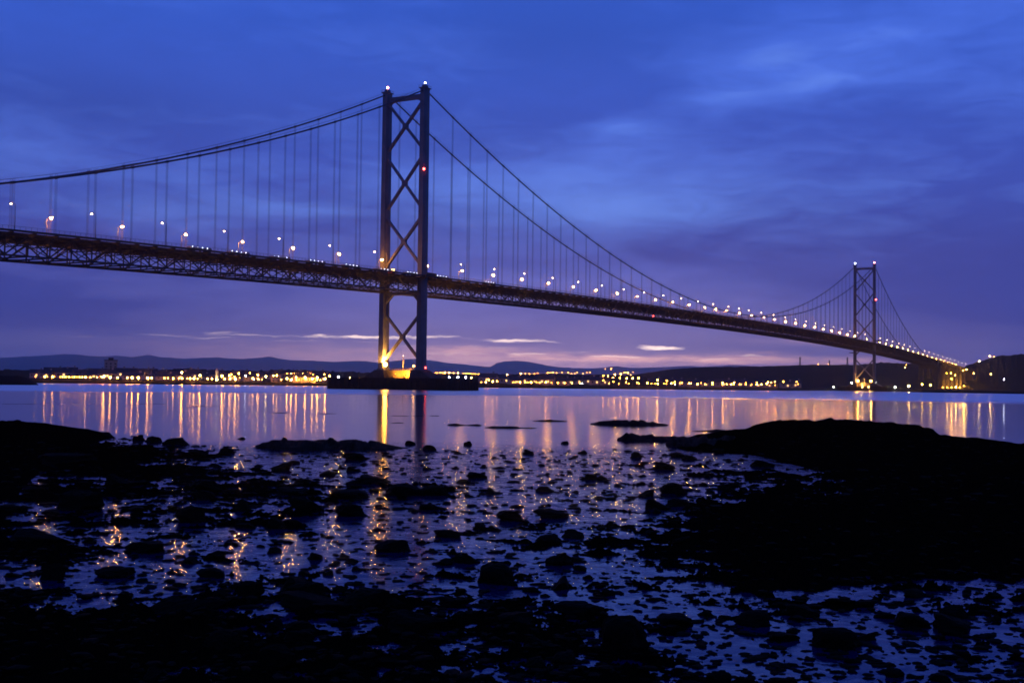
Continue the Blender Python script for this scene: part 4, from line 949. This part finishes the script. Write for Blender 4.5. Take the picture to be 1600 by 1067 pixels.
# pebbles and weed clumps: too many to count
def pebbles():
    V = []; Fc = []; base = MB(); base.ball((0, 0, 0), 1, 6, 4); bv = np.array(base.v); bf = base.f; n0 = 0; rs = np.random.RandomState(9)
    for k in range(5500):
        px = rs.uniform(-60, 1660); py = 702+(1080-702)*rs.rand()**1.1
        P = on_water(px, py); s_ = .02+.05*rs.rand()**2
        if py < 800: s_ *= 1.7
        v = bv*np.array([s_*rs.uniform(1.0, 3.0), s_*rs.uniform(.8, 2.0), s_*rs.uniform(.2, .5)])+rs.randn(*bv.shape)*s_*.12
        a = rs.uniform(0, 6.28); c_, q_ = math.cos(a), math.sin(a); v = np.stack([v[:, 0]*c_-v[:, 1]*q_, v[:, 0]*q_+v[:, 1]*c_, v[:, 2]], -1)+np.array([P[0], P[1], max(0, fground(P[0], P[1]))+.1*s_])
        V.append(v); Fc += [tuple(i+n0 for i in f) for f in bf]; n0 += len(bv)
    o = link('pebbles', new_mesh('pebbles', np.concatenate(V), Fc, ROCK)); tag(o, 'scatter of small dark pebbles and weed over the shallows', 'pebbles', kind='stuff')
pebbles()

# ------------------------------------------------------------------ skerries: low reefs in the calm water
def skerry(x0, x1, ytab, ybase, label, th=None):
    # ytab: silhouette top line (px,py); ybase: where it meets the water
    Pm = on_water((x0+x1)/2, ybase); D = math.hypot(Pm[0]-CAM[0], Pm[1]-CAM[1]); pxs = np.linspace(x0, x1, max(14, int((x1-x0)/1.5)))
    wd = max(.5, th if th else D*.035); V = []; n = 9
    sd = (x0*7.3) % 50
    for i, px in enumerate(pxs):
        t = (px-x0)/(x1-x0); end = min(1, 5*t, 5*(1-t)); az = azim(px)
        top = max(.02, CAM[2]-D*(interp(ytab, px)-(600+(px-800)*.01184))/FPX)
        top *= min(1, .25+7*t, .25+7*(1-t)); ww = wd*(.2+.8*end)*(1+.6*float(fbm(np.array([px*.08+sd]), np.array([1.1]), 3)[0]))
        for k in range(n):
            s_ = -1+2*k/(n-1); z = top*(1-abs(s_)**1.6)*(.95+.6*float(fbm(np.array([px*.11+sd]), np.array([k*.45]), 5)[0]))-.06*(abs(s_) > .98)
            if i in (0, len(pxs)-1): z = min(z, 0)-.05
            V.append((CAM[0]+(D+ww*s_)*math.cos(az), CAM[1]+(D+ww*s_)*math.sin(az), z))
    Fc = [(i*n+k, (i+1)*n+k, (i+1)*n+k+1, i*n+k+1) for i in range(len(pxs)-1) for k in range(n-1)]
    me = new_mesh('reef', V, Fc, ROCK); o = link('reef', me); tag(o, label, 'reef', 'low black reefs in the calm water')
skerry(400, 640, [(400, 687), (430, 683.5), (470, 684), (520, 685), (560, 686.5), (590, 689), (620, 695), (640, 699)], 699, 'long low black reef before the tower reflection, left of centre', 3.2)
skerry(698, 756, [(698, 662), (715, 661), (730, 663.5), (745, 661.5), (756, 664)], 664.5, 'short black reef strip right of the tower reflection', 1.2)
skerry(757, 840, [(757, 665.5), (775, 665), (800, 665), (815, 667), (840, 667.5)], 668.5, 'thin black reef strip in the calm water at centre', 1.2)
skerry(832, 888, [(832, 656), (860, 655), (888, 657)], 658, 'faint thin reef line in the centre calm water', .8)
skerry(922, 1046, [(922, 658), (950, 657), (957, 653.5), (975, 655), (990, 652.8), (1008, 656), (1025, 659.5), (1046, 660)], 663.5, 'black rocky islet in the calm water right of centre', 2.4)
skerry(964, 1080, [(964, 677.5), (980, 675.5), (1000, 678.5), (1030, 679), (1050, 680), (1080, 680)], 688, 'black reef spit left of the right headland', 2.4)
skerry(1040, 1160, [(1040, 681), (1070, 680), (1110, 680), (1160, 678)], 696, 'broad black reef joining the right headland', 3.5)
skerry(1080, 1140, [(1080, 672.3), (1105, 671), (1120, 668.5), (1140, 670)], 674, 'pointed reef tip off the right headland', 1.6)
skerry(611, 633, [(611, 659.5), (622, 659), (633, 660)], 660.7, 'tiny reef patch in the orange tower reflection', .7)
skerry(495, 528, [(495, 645), (510, 644.5), (528, 645.5)], 646.2, 'faint weed line in the calm water left of the tower reflection', .8)
skerry(420, 458, [(420, 643.5), (440, 643), (458, 644)], 645, 'faint weed line among the left light streaks', .8)
skerry(289, 345, [(289, 632.5), (310, 632), (345, 634)], 634.6, 'thin weed line across the left light streaks', 1.0)
for a, b in ((2, 60), (62, 82), (88, 104), (112, 128), (134, 160), (166, 190), (196, 262)): skerry(a, b, [(a, 630.1), ((a+b)/2, 629.6), (b, 630.2)], 631.2, f'thin weed line far out at the left, {("piece at the picture edge" if a < 10 else ("longest piece at its right end" if a > 190 else "one of its middle pieces"))}', .8)
for a, b in ((612, 640), (644, 662), (672, 688)): skerry(a, b, [(a, 648.6), (b, 648.8)], 649.8, 'tiny weed line beside the tower reflection', .7)

# small lantern-lit details on the near pier: bollards along the edge
mb0 = None
for k in range(10):
    loc = (-14.3, -33+7.3*k, 6.0)
    if mb0 is None:
        mb0 = MB(); mb0.tube([(0, 0, 0), (0, 0, .7), (0, 0, .9)], [.28, .2, .34], 8); bo = mb0.build('bollard', DSTEEL, None, loc); tag(bo, 'dark mooring bollard on the near pier edge', 'bollard', 'bollards on the near pier')
    else:
        c = bo.copy(); COL.objects.link(c); c.location = loc

# ------------------------------------------------------------------ air
def haze():
    mt = bpy.data.materials.new('haze'); mt.use_nodes = True; n = mt.node_tree.nodes; n.remove(n['Principled BSDF'])
    v = n.new('ShaderNodeVolumePrincipled'); v.inputs['Density'].default_value = HAZE; v.inputs['Color'].default_value = (.92, .93, .97, 1); v.inputs['Anisotropy'].default_value = 0.86
    mt.node_tree.links.new(v.outputs[0], n['Material Output'].inputs['Volume'])
    mb = MB(); mb.box(-28000, 28000, -28000, 28000, -4.2, 1250); o = mb.build('haze', mt); tag(o, 'thin evening haze over the estuary', 'haze', kind='stuff')
HAZE = 4.8e-5
haze()
